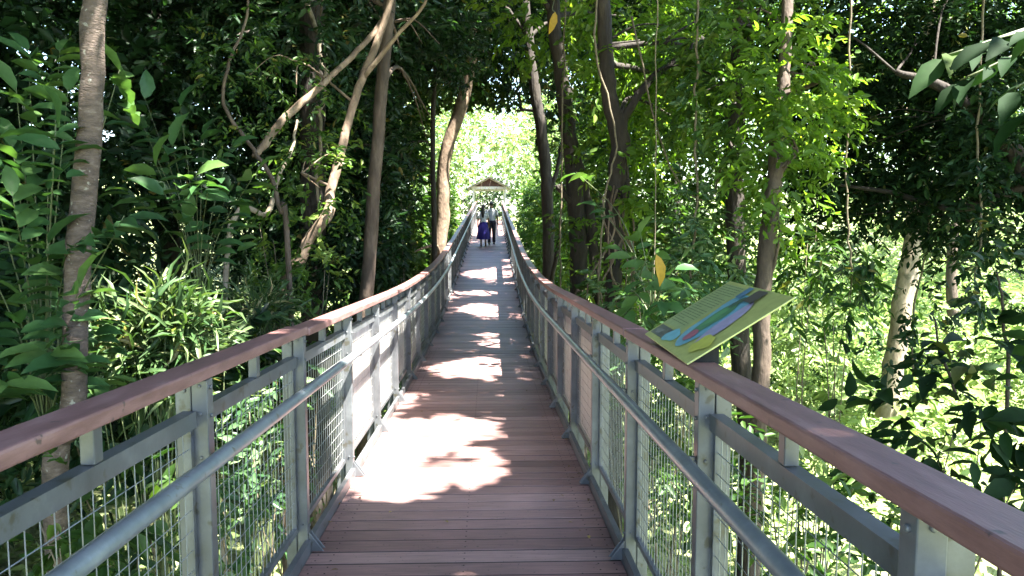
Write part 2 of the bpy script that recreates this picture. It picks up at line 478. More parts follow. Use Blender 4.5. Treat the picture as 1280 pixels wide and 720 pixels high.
def trunk_mesh(name, pts, radii, mat, parent, limbs=(), n=12, flare=True):
    mb = MB()
    path = bend(pts, 6, jit=radii[0] * .10)
    rr = lerp_list(radii, len(path))
    if flare:
        rr[0] *= 1.5; rr[1] *= 1.18
    mb.tube(path, rr, n, bump=.06)
    for (lp, lr) in limbs:
        lpath = bend(lp, 5, jit=lr[0] * .25)
        mb.tube(lpath, lerp_list(lr, len(lpath)), 7, bump=.08)
    return mb.build(name, mat, parent, smooth=True)


def ground_z(x, y):
    n = .35 * math.sin(x * .31 + 1.2) * math.cos(y * .23) + .22 * math.sin(x * .9 + y * .7) + .12 * math.sin(x * 2.1 - y * 1.3)
    z = -3.4 + n
    # banks rising away from the walkway
    if x < -9: z += (-x - 9) * .16
    if x > 22: z += (x - 22) * .12
    if y > 42: z += min(4.6, (y - 42) * .35)
    z = max(z, -4.5)
    return min(z, 9 + n)


def to_ground(p):
    return Vector((p.x, p.y, ground_z(p.x, p.y) - .15))


def auto_limbs(top, pts, blobs, r0, k=7):
    limbs = []
    bl = list(blobs)
    random.shuffle(bl)
    for (c, r, n) in bl[:k]:
        c = Vector(c)
        # leave the trunk below the clump
        cand = [Vector(p) for p in pts]
        base = min(cand, key=lambda q: (q - c).length + (3 if q.z > c.z else 0))
        mid = (base + c) / 2 + Vector((random.uniform(-.3, .3), random.uniform(-.3, .3), random.uniform(0, .5)))
        limbs.append(([base, mid, c], [r0 * .45, r0 * .3, r0 * .10]))
        for _ in range(2):
            e = c + Vector((random.uniform(-1, 1) * r[0], random.uniform(-1, 1) * r[1], random.uniform(-.5, .9) * r[2])) * .8
            limbs.append(([mid, (mid + e) / 2 + Vector((0, 0, .15)), e], [r0 * .22, r0 * .14, r0 * .05]))
    return limbs


def tree(name, label, pts, radii, bark, blobs, leaf, group=None, limbs=None, per=14, L=.12, aspect=.45, nl=7, tmpl=T_MID, **kw):
    base = to_ground(Vector(pts[0]))
    pts = [base] + [Vector(p) for p in pts]
    if (pts[1] - pts[0]).length < .3: pts.pop(1)
    t = thing(name, label, 'tree', base, group)
    L_ = list(limbs or [])
    path = bend(pts, 4)
    L_ += auto_limbs(None, path[len(path)//3:], blobs, radii[-1] * 1.2, nl)
    trunk_mesh('trunk', pts, [radii[0]] + list(radii), M[bark], t, L_)
    if blobs: foliage('crown', blobs, leaf, t, tmpl, per=per, L=L, aspect=aspect, **kw)
    return t


# ------------------------------------------------------------------ sunlit foliage shafts
def shaft(u, v, Z, r, t0): SHAFT.append((P(u, v, Z), r, t0))


shaft(200, 410, 4.9, .48, .7)         # strap leaved clump
shaft(350, 590, 5.2, .75, .9)         # shrub seen through the left mesh
shaft(215, 650, 3.9, .3, .9)
shaft(250, 222, 4.2, .13, .3)
shaft(148, 265, 3.9, .10, .3)
shaft(345, 150, 8, .28, .9)
shaft(400, 280, 8, .32, .9)
shaft(435, 110, 8, .2, .9)
shaft(556, 250, 17, .9, 1.2)
shaft(560, 310, 17, .9, 1.2)
shaft(702, 110, 12, .22, .9); shaft(698, 60, 12, .18, .9)
shaft(930, 200, 8.6, .45, .25); shaft(910, 110, 8.6, .3, .25); shaft(850, 120, 11, .4, .25); shaft(780, 70, 10.5, .35, .25)
shaft(955, 420, 8, .35, 1.0)
shaft(810, 400, 7.5, .45, .6)
shaft(860, 380, 7, .5, .6)
shaft(990, 700, 4, .5, .9)
shaft(860, 640, 5.2, .6, .9)
shaft(960, 280, 9, .5, .8)
shaft(475, 378, 7, .10, .4)
for (u, v, Z) in [(60, 525, 1.6), (255, 455, 2.35), (195, 480, 2.05)]: SHAFT.append((P(u, v, Z), .045, .3))
SHAFT.append((P(1120, 590, 1.35), .05, .3))
for (u, v, Z) in [(60, 60, 9), (230, 60, 11), (300, 20, 12), (520, 140, 14), (500, 260, 12), (620, 60, 22), (440, 170, 10), (380, 240, 9)]:
    shaft(u, v, Z, .22, .3)
for (u, v, Z) in [(770, 60, 13), (830, 30, 13), (870, 90, 13), (720, 130, 18), (840, 150, 14), (890, 60, 14), (800, 200, 14), 
                  (860, 260, 11), (750, 300, 15), (690, 230, 22), (655, 300, 24), (1020, 330, 9), (880, 180, 12), (900, 130, 12)]:
    shaft(u, v, Z, .5, .3)

# ================================================================== SETTING
# ---- ground
def build_ground():
    xs = np.concatenate([np.linspace(-260, -40, 12), np.linspace(-36, 50, 87), np.linspace(60, 260, 10)])
    ys = np.concatenate([np.linspace(-120, -16, 9), np.linspace(-12, 80, 93), np.linspace(90, 320, 12)])
    v = [(x, y, ground_z(x, y) + random.uniform(-.06, .06)) for y in ys for x in xs]
    w = len(xs)
    f = [(j*w+i, j*w+i+1, (j+1)*w+i+1, (j+1)*w+i) for j in range(len(ys)-1) for i in range(w-1)]
    return tag(mesh_obj('ground', v, f, M['soil'], None, True), kind='structure')


build_ground()

# ---- deck of the walkway
Y0, Y1 = -5.0, 51.0
mb = MB(); ub = MB(); y = Y0; pitch = .147
while y < Y1:
    g = .013
    y2 = y + pitch - g
    j = random.uniform(-.006, .006); dzj = random.uniform(-.0012, .0012)
    ti = random.random()
    c0, c1 = cx(y), cx(y2)
    a, b = dz(y) + dzj, dz(y2) + dzj
    mb.hexa([(c0 - .75, y, a - .035), (c0 + .75, y, a - .035), (c1 + .75, y2, b - .035), (c1 - .75, y2, b - .035),
             (c0 - .75, y, a), (c0 + .75, y, a), (c1 + .75, y2, b), (c1 - .75, y2, b)], ti)
    if y < 11:
        for ox in (-.71, -.635, 0, .635, .71):
            for oy in (.035, .105):
                xx, y3 = c0 + ox, y + oy
                ub.tube([(xx, y3, a - .01), (xx, y3, dz(y3) + dzj + .0012)], .0045, 6)
    e0, e1 = dz(y2), dz(y + pitch)
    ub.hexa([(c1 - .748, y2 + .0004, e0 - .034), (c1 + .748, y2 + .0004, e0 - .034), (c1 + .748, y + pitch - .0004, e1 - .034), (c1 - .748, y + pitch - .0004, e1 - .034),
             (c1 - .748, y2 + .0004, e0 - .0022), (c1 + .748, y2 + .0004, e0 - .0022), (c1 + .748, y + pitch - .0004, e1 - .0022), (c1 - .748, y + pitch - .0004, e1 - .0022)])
    y += pitch
tag(mb.build('walkway_deck', M['deck'], None, bevel=.0025), kind='structure')
mb = MB()
ysamp = [Y0 + i * 1.0 for i in range(int(Y1 - Y0) + 1)]
for s in (-1, 1):
    mb.sweep([(.60, -.24), (.67, -.24), (.67, -.048), (.60, -.048)], ysamp, s, dz)
mb.sweep([(-.04, -.2), (.04, -.2), (.04, -.048), (-.04, -.048)], ysamp, 1, dz)
for i, yy in enumerate(np.arange(-4.3, 50.5, 1.3)):
    c, z = cx(yy), dz(yy)
    mb.box(c - .597, c - .043, yy - .03, yy + .03, z - .2, z - .052); mb.box(c + .043, c + .597, yy - .03, yy + .03, z - .2, z - .052)
for yy in (-2.2, 6.5, 15.5, 24.5, 33.5, 42.5):
    for s in (-1, 1):
        x = cx(yy) + s * .635; z = dz(yy)
        mb.box(x - .09, x + .09, yy - .09, yy + .09, ground_z(x, yy) - .4, z - .243)
tag(mb.build('walkway_beams', M['steel'], None), kind='structure')


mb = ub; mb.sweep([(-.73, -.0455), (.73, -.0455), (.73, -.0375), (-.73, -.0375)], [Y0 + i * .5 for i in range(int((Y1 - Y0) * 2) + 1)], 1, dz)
tag(mb.build('walkway_gap_shade_dirt', flat('gap shade and dirt', (.012, .010, .009), .95), None), kind='structure')  # near-black strips and sheet added for shade and dirt in the board gaps

# ---- the two railings
def railing(side, label, pitch, phase, sheet_range):
    t = thing('railing', label, 'railing', (cx(0) + side * .8, 0, dz(0)), 'railings along the raised walkway')
    yE = 46.9
    posts = []
    k = math.ceil((-4.2 - phase) / pitch)
    while phase + k * pitch < yE:
        posts.append(phase + k * pitch); k += 1
    # handrail in lengths, with a hairline joint between them
    seg = [p + pitch * .02 for p in posts[::3]] + [posts[-1] + .1]
    for a, b in zip(seg[:-1], seg[1:]):
        m = MB(); n = max(2, int((b - a) / .6) + 1)
        dj = random.uniform(-.004, .004); do = random.uniform(-.004, .004)
        m.sweep([(.750 + do, 1.070 + dj), (.856 + do, 1.070 + dj), (.856 + do, 1.110 + dj), (.750 + do, 1.110 + dj)], list(np.linspace(a + .002, b - .002, n)), side, dz)
        m.build('handrail', M['handrail'], t, bevel=.007)
    m = MB()
    ys = list(np.arange(posts[0], posts[-1] + .01, .6))
    m.tube([(cx(q) + side * .692, q, dz(q) + .848) for q in ys], .024, 14)
    pr = m.build('pipe_rail', M['pipe'], t, smooth=True)
    m = MB(); m.sweep([(.7515, -.03), (.780, -.03), (.780, .062), (.7515, .062)], ys, side, dz); m.build('kick_plate', M['steel'], t)
    for i, q in enumerate(posts):
        c, z = cx(q), dz(q)
        m = MB()
        m.box(c + side * .765, c + side * .770 + side * .045, q - .025, q + .025, z - .23, z + 1.068)
        m.box(c + side * .827, c + side * .878, q + .003, q + .035, z - .23, z + 1.066)
        m.box(c + side * .8155, c + side * .8265, q + .008, q + .018, z - .2, z + 1.03)
        m.box(c + side * .70, c + side * .764, q - .006, q + .006, z + .80, z + .83)   # bracket of the pipe
        # two triangular fins at the foot
        for yy in (q - .021, q + .015):
            x0, x1 = c + side * .764, c + side * .690
            pp = [(x0, yy, z + .004), (x1, yy, z + .004), (x0, yy, z + .105)]
            b = len(m.v)
            m.v += pp + [(a_, b_ + .006, c_) for a_, b_, c_ in pp]; m.t += [.5] * 6
            m.f += [(b, b+1, b+2), (b+5, b+4, b+3), (b, b+3, b+4, b+1), (b+1, b+4, b+5, b+2), (b+2, b+5, b+3, b)]
        if q < 14:
            for hz_ in (.12, .80, .94, 1.03):
                m.tube([(c + side * .766, q - .004, z + hz_ + .012), (c + side * .757, q - .004, z + hz_ + .012)], .0075, 6)
                m.tube([(c + side * .850, q + .006, z + hz_), (c + side * .850, q - .004, z + hz_)], .0085, 6)
                m.tube([(c + side * .79, q - .022, z + hz_ + .02), (c + side * .79, q - .031, z + hz_ + .02)], .007, 6)
        po = m.build('post', M['steel'], t, bevel=.003 if q < 9 else 0)
        if i + 1 < len(posts):
            q2 = posts[i+1]; mid = (q + q2) / 2
            c2, z2 = cx(mid), dz(mid)
            m = MB(); m.box(c2 + side * .80, c2 + side * .835, mid - .02, mid + .02, z2 + .972, z2 + 1.068)
            m.build('stub_post', M['steel'], t, bevel=.003 if q < 6 else 0)
            m = MB()
            a, b = q + .046, q2 - .028
            yy = [a, (a + b) / 2, b]
            m.sweep([(.80, .918), (.842, .918), (.842, .970), (.80, .970)], yy, side, dz)
            m.sweep([(.812, .10), (.836, .10), (.836, .128), (.812, .128)], yy, side, dz)
            for e0, e1 in ((a, a + .022), (b - .022, b)):
                m.hexa([(cx(e)+side*o, e, dz(e) + .126) for (o, e) in ((.812, e0), (.836, e0), (.836, e1), (.812, e1))] +
                       [(cx(e)+side*o, e, dz(e) + .92) for (o, e) in ((.812, e0), (.836, e0), (.836, e1), (.812, e1))])
            fr = m.build('panel_frame', M['steel'], t)
            m = MB()
            n = 22; w = .0017 if q < 12 else .002
            for j in range(1, n):
                ww = a + (b - a) * j / n
                m.tube([(cx(ww) + side * .824, ww, dz(ww) + .13), (cx(ww) + side * .824, ww, dz(ww) + .917)], w, 4, cap=False)
            for j in range(1, 12):
                h = .13 + .787 * j / 12
                m.tube([(cx(e) + side * .8205, e, dz(e) + h) for e in (a, (a+b)/2, b)], w, 4, cap=False)
            m.build('mesh_panel', M['wire'], t)
            if sheet_range[0] <= mid <= sheet_range[1]:
                m = MB(); m.sweep([(.8395, .135), (.8435, .135), (.8435, .916), (.8395, .916)], yy, side, dz)
                s_ = m.build('backing_sheet', M['sheet'], t)
                s_['label'] = 'solid off-white sheet behind the wire mesh'
    return t


railing(-1, 'left railing, its middle panels backed with sunlit white sheet', 1.26, 2.43, (4.9, 8.4))
railing(1, 'right railing, shaded, with the yellow sign board fixed on its handrail', 1.2, 1.13, (5.0, 8.6))

# ---- sign board on the right handrail
def sign():
    y0, y1 = 2.385, 3.035        # right and left ends as read from the walk
    x0 = .628; z0 = 1.127 - .0417 * 2.7
    t = thing('information_sign', 'yellow green information board tilted on a black bracket on the right handrail', 'sign', (x0, 2.75, z0 - .02))
    ang = math.radians(32); wd = .40
    ex = Vector((math.cos(ang), 0, math.sin(ang))); nn = Vector((-math.sin(ang), 0, math.cos(ang)))
    O = Vector((x0, y1, z0)); eu = Vector((0, -(y1 - y0), 0)); ev = ex * wd

    def q(u, v, h=0): return O + eu * u + ev * v + nn * h
    m = MB(); m.hexa([q(0, 0, -.006), q(1, 0, -.006), q(1, 1, -.006), q(0, 1, -.006), q(0, 0), q(1, 0), q(1, 1), q(0, 1)])
    board = m.build('board', flat('sign yellow green', (.36, .38, .12), .4), t, bevel=.002)
    lay = [0]

    def poly(pts, c, name, rough=.35):
        lay[0] += 1
        h = .0006 * lay[0] + .0006
        m = bpy.data.meshes.new(name)
        c = tuple(k * .85 + .03 for k in c)
        return mesh_obj(name, [q(a, b, h) for a, b in pts], [tuple(range(len(pts)))], flat('ink ' + name + str(lay[0]), c, rough), board)

    def blob(cu, cv, ru, rv, rot, c, name, n=20, wob=0.0, seed=0):
        pts = []
        for i in range(n):
            th = 2 * math.pi * i / n
            k = 1 + wob * math.sin(3 * th + seed) + wob * .6 * math.sin(5 * th + seed * 2)
            a, b = ru * math.cos(th) * k, rv * math.sin(th) * k
            pts.append((cu + a * math.cos(rot) - b * math.sin(rot), cv + a * math.sin(rot) + b * math.cos(rot)))
        return poly(pts, c, name)
    poly([(.02, .22), (.40, .24), (.38, .95), (.02, .95)], (.30, .37, .13), 'text_panel')
    # unreadable lines of text
    verts, faces = [], []
    for i in range(20):
        v = .925 - i * .033
        u = .045
        end = .36 if i % 6 != 5 else .2
        while u < end:
            w = random.uniform(.008, .028)
            b = len(verts)
            for (a, c_) in ((u, v), (min(u + w, end), v), (min(u + w, end), v + .010), (u, v + .010)): verts.append(q(a, c_, .0022))
            faces.append((b, b+1, b+2, b+3)); u += w + .007
    mesh_obj('text_lines', verts, faces, flat('sign text', (.12, .17, .09)), board)
    poly([(.04, .055), (.34, .06), (.34, .2), (.04, .2)], (.045, .05, .045), 'dark_photograph')
    blob(.14, .12, .06, .035, .2, (.16, .17, .15), 'pale_patch', wob=.2)
    blob(.25, .14, .05, .03, -.3, (.10, .11, .09), 'pale_patch', wob=.2, seed=2)
    blob(.60, .50, .17, .40, .08, (.12, .34, .42), 'blue_water', 28, .10, 1)
    blob(.40, .14, .10, .09, .3, (.14, .42, .48), 'blue_water', 20, .12, 3)
    blob(.77, .50, .07, .30, .1, (.34, .30, .44), 'lilac_band', 24, .08, 2)
    blob(.585, .50, .075, .27, .06, (.05, .21, .08), 'painted_animal', 28, .07, 0)
    blob(.57, .53, .035, .17, .05, (.09, .30, .10), 'painted_animal', 20, .1, 2)
    blob(.62, .24, .05, .085, .1, (.36, .09, .14), 'painted_head', 18, .06, 1)
    blob(.57, .75, .035, .09, -.1, (.03, .10, .06), 'painted_tail', 16, .05, 1)
    blob(.88, .22, .09, .12, 0, (.50, .50, .06), 'yellow_field', 20, .12, 1)
    poly([(.44, .80), (.52, .80), (.52, .96), (.44, .96)], (.05, .16, .26), 'blue_photograph')
    poly([(.60, .78), (.74, .78), (.74, .955), (.60, .955)], (.06, .045, .04), 'brown_photograph')
    # bracket
    m = MB()
    for yy in (2.44, 2.95):
        p0 = Vector((x0 + .02, yy, z0 - .013)); p1 = Vector((x0 + .12, yy, z0 - .013)); p2 = Vector((x0 + .12, yy, z0 + .12 * math.tan(ang) - .010))
        b = len(m.v); d = Vector((0, .006, 0))
        m.v += [tuple(k) for k in (p0, p1, p2, p0 + d, p1 + d, p2 + d)]; m.t += [.5] * 6
        m.f += [(b, b+1, b+2), (b+5, b+4, b+3), (b, b+3, b+4, b+1), (b+1, b+4, b+5, b+2), (b+2, b+5, b+3, b)]
    m.box(x0 + .02, x0 + .12, 2.4405, 2.954, z0 - .0185, z0 - .0135)
    hb = .12 * math.tan(ang) - .010
    m.box(x0 + .1155, x0 + .1205, 2.4465, 2.949, z0 - .013, z0 + hb - .005)
    m.build('bracket', flat('black bracket', (.003, .003, .003), .9), t)


sign()


# ---- shelter at the far end
def shelter():
    yb, yf = 51.0, 47.6
    z = dz(47.6); c = cx(48)
    t = thing('shelter', 'small gabled shelter with white posts at the far end of the walkway', 'shelter', (c, 49.3, z))
    for s in (-1, 1):
        for yy in (yf, yb):
            m = MB(); m.box(c + s * .98 - .05, c + s * .98 + .05, yy - .05, yy + .05, z - .3, z + 1.87); m.build('post', M['white'], t)
    m = MB()
    for yy in (yf, yb): m.box(c - 1.1, c + 1.1, yy - .055, yy + .055, z + 1.872, z + 2.02)
    for s in (-1, 1): m.box(c + s * .98 - .05, c + s * .98 + .05, yf + .058, yb - .058, z + 1.872, z + 2.01)
    m.build('beam', M['white'], t)
    for yy in (yf - .02, yb + .02):
        mesh_obj('gable', [(c - .92, yy - .02, z + 2.023), (c + .92, yy - .02, z + 2.023), (c, yy - .02, z + 2.50),
                           (c - .92, yy + .02, z + 2.023), (c + .92, yy + .02, z + 2.023), (c, yy + .02, z + 2.50)],
                 [(0, 1, 2), (5, 4, 3), (0, 3, 4, 1), (1, 4, 5, 2), (2, 5, 3, 0)], M['gable'], t)
    for s in (-1, 1):
        a = Vector((c + s * 1.35, 0, z + 1.88)); b = Vector((c, 0, z + 2.58)); n = Vector((-(b - a).z, 0, (b - a).x)).normalized() * (.05 if s < 0 else -.05)
        if n.z < 0: n = -n
        ys_ = (yf - .45, yb + .45)
        pts = [(a.x, ys_[0], a.z), (b.x, ys_[0], b.z), (b.x, ys_[1], b.z), (a.x, ys_[1], a.z)]
        pts2 = [(p[0] + n.x * (1 if p[0] == a.x else 0), p[1], p[2] + .05) for p in pts]
        m = MB(); m.hexa(pts + pts2) if s < 0 else m.hexa([pts[1], pts[0], pts[3], pts[2], pts2[1], pts2[0], pts2[3], pts2[2]])
        m.build('roof_panel', M['roof'], t)
    m = MB()
    for s in (-1, 1):
        m.box(c + s * .96, c + s * 1.0, yf + .06, yb - .06, z + 1.0, z + 1.06)
        for k in range(14):
            yy = yf + .2 + k * .23
            m.box(c + s * .97, c + s * .99, yy - .01, yy + .01, z, z + .998)
    m.build('side_rail', M['white'], t)


shelter()


# ---- people
def skin_body(name, joints, edges, rad, mat, parent, sub=2):
    me = bpy.data.meshes.new(name)
    me.from_pydata([tuple(j) for j in joints], edges, [])
    o = bpy.data.objects.new(name, me); COL.objects.link(o)
    sm = o.modifiers.new('skin', 'SKIN'); sm.use_smooth_shade = True
    for i, v in enumerate(me.skin_vertices[0].data):
        r = rad[i]; v.radius = r if hasattr(r, '__len__') else (r, r); v.use_root = (i == 0)
    ss = o.modifiers.new('sub', 'SUBSURF'); ss.levels = ss.render_levels = sub
    dg = bpy.context.evaluated_depsgraph_get()
    ev = bpy.data.meshes.new_from_object(o.evaluated_get(dg)); ev.name = name
    bpy.data.objects.remove(o)
    ev.materials.clear(); ev.materials.append(mat)
    ev.polygons.foreach_set('use_smooth', [True] * len(ev.polygons))
    no = bpy.data.objects.new(name, ev)
    return link(no, parent)


def ellipsoid(mb, c, r, n=14, k=9):
    b = len(mb.v)
    for i in range(k + 1):
        ph = math.pi * i / k
        for j in range(n):
            th = 2 * math.pi * j / n
            mb.v.append((c[0] + r[0] * math.sin(ph) * math.cos(th), c[1] + r[1] * math.sin(ph) * math.sin(th), c[2] + r[2] * math.cos(ph))); mb.t.append(.5)
    for i in range(k):
        for j in range(n):
            j2 = (j + 1) % n
            mb.f.append((b + i*n + j, b + (i+1)*n + j, b + (i+1)*n + j2, b + i*n + j2))


def rings(mb, R, n=28, wob=None):
    """R: list of (cx, cy, z, rx, ry)"""
    b = len(mb.v)
    for i, (x, y, z, rx, ry) in enumerate(R):
        for j in range(n):
            th = 2 * math.pi * j / n
            k = 1 + (wob * i / len(R) * math.sin(7 * th + i * .3) if wob else 0)
            mb.v.append((x + rx * k * math.cos(th), y + ry * k * math.sin(th), z)); mb.t.append(.5)
    for i in range(len(R) - 1):
        for j in range(n):
            j2 = (j + 1) % n
            mb.f.append((b + i*n + j2, b + i*n + j, b + (i+1)*n + j, b + (i+1)*n + j2))


SKIN = flat('skin', (.30, .17, .11), .5)


def person(label, x, y, H, female, phase):
    z = dz(y); k = H / 1.7
    t = thing('person', label, 'person', (x, y, z))

    def J(a, b, c): return Vector((x + a * k, y + b * k, z + c * k))
    st = .16 * phase
    sh = .165 if female else .19
    hp = .085
    j = [J(0, 0, .93), J(0, .01, 1.10), J(0, .01, 1.30), J(0, 0, 1.42), J(0, .0, 1.48), J(0, .015, 1.565), J(0, .02, 1.64),
         J(-hp, 0, .90), J(-hp - .005, st * .5 + .03, .50), J(-hp - .01, st - .01, .10), J(-hp - .015, st + .13, .035),
         J(hp, 0, .90), J(hp + .005, -st * .5 + .03, .50), J(hp + .01, -st - .03, .10), J(hp + .015, -st + .11, .035),
         J(-sh, 0, 1.385), J(-sh - .05, -.03, 1.12), J(-sh - .06, .05 - st * .3, .88), J(-sh - .06, .07 - st * .3, .81),
         J(sh, 0, 1.385), J(sh + .05, -.03, 1.12), J(sh + .06, .05 + st * .3, .88), J(sh + .06, .07 + st * .3, .81)]
    e = [(0, 1), (1, 2), (2, 3), (3, 4), (4, 5), (5, 6), (0, 7), (7, 8), (8, 9), (9, 10), (0, 11), (11, 12), (12, 13), (13, 14), (2, 15), (15, 16), (16, 17), (17, 18), (2, 19), (19, 20), (20, 21), (21, 22)]
    w = .9 if female else 1.0
    r = [(.12, .10), (.105 * w, .085), (.125 * w, .10), (.06, .055), (.048, .048), (.072, .088), (.062, .072),
         .085, .055, .036, .03, .085, .055, .036, .03, .05 * w, .037, .026, .030, .05 * w, .037, .026, .030]
    for s, root in ((-1, 18), (1, 22)):
        pm = j[root]
        for q, (dx, ln) in enumerate(((-.024, .065), (-.008, .078), (.008, .074), (.022, .06))):
            a = len(j); j.append(pm + Vector((s * .006, dx, -.045)) * k); j.append(pm + Vector((s * -.004, dx * 1.15 + .012, -.045 - ln * .8)) * k)
            e += [(root, a), (a, a + 1)]; r += [.010, .007]
        a = len(j); j.append(pm + Vector((0, .034, -.02)) * k); j.append(pm + Vector((0, .05, -.058)) * k); e += [(root, a), (a, a + 1)]; r += [.011, .008]
    r = [tuple(q * k for q in (v if hasattr(v, '__len__') else (v, v))) for v in r]
    skin_body('body', j, e, r, SKIN, t)
    hc = J(0, .018, 1.60)
    m = MB()   # face turned away up the walk: nose, ears, eyes and mouth on the far side
    ellipsoid(m, hc + Vector((0, .095 * k, -.01)), (.014 * k, .02 * k, .025 * k), 8, 6)
    for s in (-1, 1): ellipsoid(m, hc + Vector((s * .078 * k, 0, -.005)), (.012 * k, .02 * k, .032 * k), 8, 6)
    m.build('nose_and_ears', SKIN, t, smooth=True)
    m = MB()
    for s in (-1, 1): ellipsoid(m, hc + Vector((s * .032 * k, .082 * k, .02)), (.014 * k, .008 * k, .008 * k), 8, 5)
    m.build('eyes', flat('eyes', (.03, .02, .015)), t, smooth=True)
    m = MB(); ellipsoid(m, hc + Vector((0, .082 * k, -.055 * k)), (.026 * k, .008 * k, .008 * k), 8, 5); m.build('mouth', flat('mouth', (.25, .08, .07)), t, smooth=True)
    hair = flat('dark hair', (.014, .011, .010), .45)
    m = MB(); ellipsoid(m, hc + Vector((0, -.014 * k, .028 * k)), (.086 * k, .098 * k, .088 * k))
    if female:
        rings(m, [(hc.x - .01, hc.y - .075 * k, hc.z + .03, .055, .04), (hc.x - .01, hc.y - .095 * k, hc.z - .08, .07, .045), (hc.x - .01, hc.y - .10 * k, hc.z - .22, .075, .04),
                  (hc.x - .005, hc.y - .11 * k, hc.z - .36, .06, .03), (hc.x, hc.y - .11 * k, hc.z - .46, .02, .012)], 12)
    m.build('hair', hair, t, smooth=True)
    g = .018
    # shirt: torso with short sleeves
    topm = flat('white blouse' if female else 'grey shirt', (.62, .62, .64) if female else (.42, .44, .47))
    m = MB()
    zz = [1.45, 1.40, 1.32, 1.2, 1.08, .98 if female else .88]
    rr = [(.07, .065), (.155 * w, .09), (.185 * w, .12), (.17 * w, .122), (.145 * w, .115), (.165, .125)]
    rings(m, [(x, y + .004, z + a * k, q[0] * k, q[1] * k) for a, q in zip(zz, rr)], 24)
    for s in (-1, 1):
        a, b = J(s * (sh - .02), 0, 1.40), J(s * (sh + .045), -.026, 1.16)
        m.tube([a, a.lerp(b, .3), a.lerp(b, .7), b], [.062 * k * w, .062 * k * w, .056 * k * w, .058 * k * w], 12)
    m.build('top', topm, t, smooth=True)
    if female:
        m = MB()
        rings(m, [(x, y, z + a * k, q * k, q * .85 * k) for a, q in ((1.03, .125), (.95, .165), (.85, .20), (.65, .235), (.45, .265), (.28, .285))], 42, wob=.10)
        m.build('skirt', flat('blue skirt', (.028, .018, .22), .8), t, smooth=True)
    else:
        m = MB(); tr = flat('dark trousers', (.018, .018, .04), .8)
        rings(m, [(x, y, z + a * k, q[0] * k, q[1] * k) for a, q in ((1.0, (.15, .11)), (.92, (.165, .125)), (.84, (.165, .12)))], 24)
        for s, sg in ((-1, 1), (1, -1)):
            a, b, c_ = J(s * hp, 0, .90), J(s * (hp + .005), sg * st * .5 + .03, .50), J(s * (hp + .012), sg * st - .02, .09)
            m.tube([a, a.lerp(b, .5), b, b.lerp(c_, .5), c_], [.098 * k, .09 * k, .074 * k, .066 * k, .064 * k], 14)
        m.build('trousers', tr, t, smooth=True)
    m = MB()
    for s, sg in ((-1, 1), (1, -1)):
        f = J(s * (hp + .013), sg * st + .05, .035)
        ellipsoid(m, f, (.045 * k, .125 * k, .034 * k), 12, 7)
    m.build('shoes', flat('tan sandals' if female else 'black shoes', (.25, .15, .10) if female else (.015, .015, .015)), t, smooth=True)
    return t


pw = deck_pt(603, 310); pm_ = deck_pt(618, 309)
person('woman with long dark hair, white top and long blue skirt walking away', pw.x + .03, 29.3, 1.56, True, 1)
person('man in grey shirt and dark trousers walking away beside the woman', pm_.x - .10, 29.95, 1.64, False, -1)

#@@FOLIAGE@@
# ================================================================== TREES, left side
T2 = [P(452, 420, 9), P(458, 368, 9), P(470, 200, 9), P(486, 10, 9), P(494, -120, 9)]
tree('slender_tree', 'straight slender brown trunk left of the walkway, rising just past the bend of the rail', T2, [.085, .08, .075, .07, .065], 'bark_brown',
     [B(500, 60, 9.6, 90, 70, .9, 1.6), B(400, 20, 9.8, 110, 70, .9, 1.2), B(540, 150, 13, 70, 90, 1.2, 2.4), B(530, 20, 14, 90, 90, 1.5, 2.6)], 'leaf_deep', L=.10)
T3 = [P(352, 400, 8), P(376, 325, 8), P(386, 300, 8), P(411, 266, 8.0), P(412, 243, 8.1), P(424, 200, 8.2), P(434, 155, 8.3), P(452, 100, 8.4), P(474, 45, 8.5), P(500, -40, 8.6)]
tree('leaning_tree', 'crooked leaning tan trunk with an elbow bend, left of the straight slender trunk', T3, [.06, .058, .055, .06, .052, .048, .044, .042, .04, .03], 'bark_tan',
     [B(400, 235, 8.4, 55, 60, .5, 1.0, .08), B(370, 120, 8.6, 70, 40, .5, .7, .08)], 'leaf_light', L=.075, nl=3,
     limbs=[([P(318, 196, 7.6), P(332, 179, 7.7), P(356, 147, 7.8), P(396, 112, 8.0), P(440, 70, 8.3), P(468, 40, 8.5), P(486, 12, 8.8)], [.03, .04, .04, .034, .03, .03, .03]),
            ([P(452, 100, 8.4), P(500, 40, 8.3), P(530, 5, 8.2), P(545, -60, 8.2)], [.03, .022, .016, .01])])
TB = [P(392, 330, 12), P(392, 160, 12), P(390, 0, 12), P(388, -160, 12)]
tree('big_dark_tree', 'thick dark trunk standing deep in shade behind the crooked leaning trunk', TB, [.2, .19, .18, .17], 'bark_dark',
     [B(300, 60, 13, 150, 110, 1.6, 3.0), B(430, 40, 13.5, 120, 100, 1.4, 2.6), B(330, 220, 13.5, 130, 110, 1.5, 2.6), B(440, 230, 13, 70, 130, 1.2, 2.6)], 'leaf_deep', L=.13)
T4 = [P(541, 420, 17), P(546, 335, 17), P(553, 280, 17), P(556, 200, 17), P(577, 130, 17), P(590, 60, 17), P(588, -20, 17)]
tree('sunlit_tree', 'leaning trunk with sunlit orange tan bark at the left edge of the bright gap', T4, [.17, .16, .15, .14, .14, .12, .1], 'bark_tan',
     [B(520, 230, 17.5, 48, 90, 1.0, 2.4), B(600, 70, 18, 70, 60, 1.6, 2.8), B(520, 100, 17.5, 80, 80, 1.6, 2.8), B(505, 320, 16, 50, 60, 1.0, 3)], 'leaf_mid', L=.15)
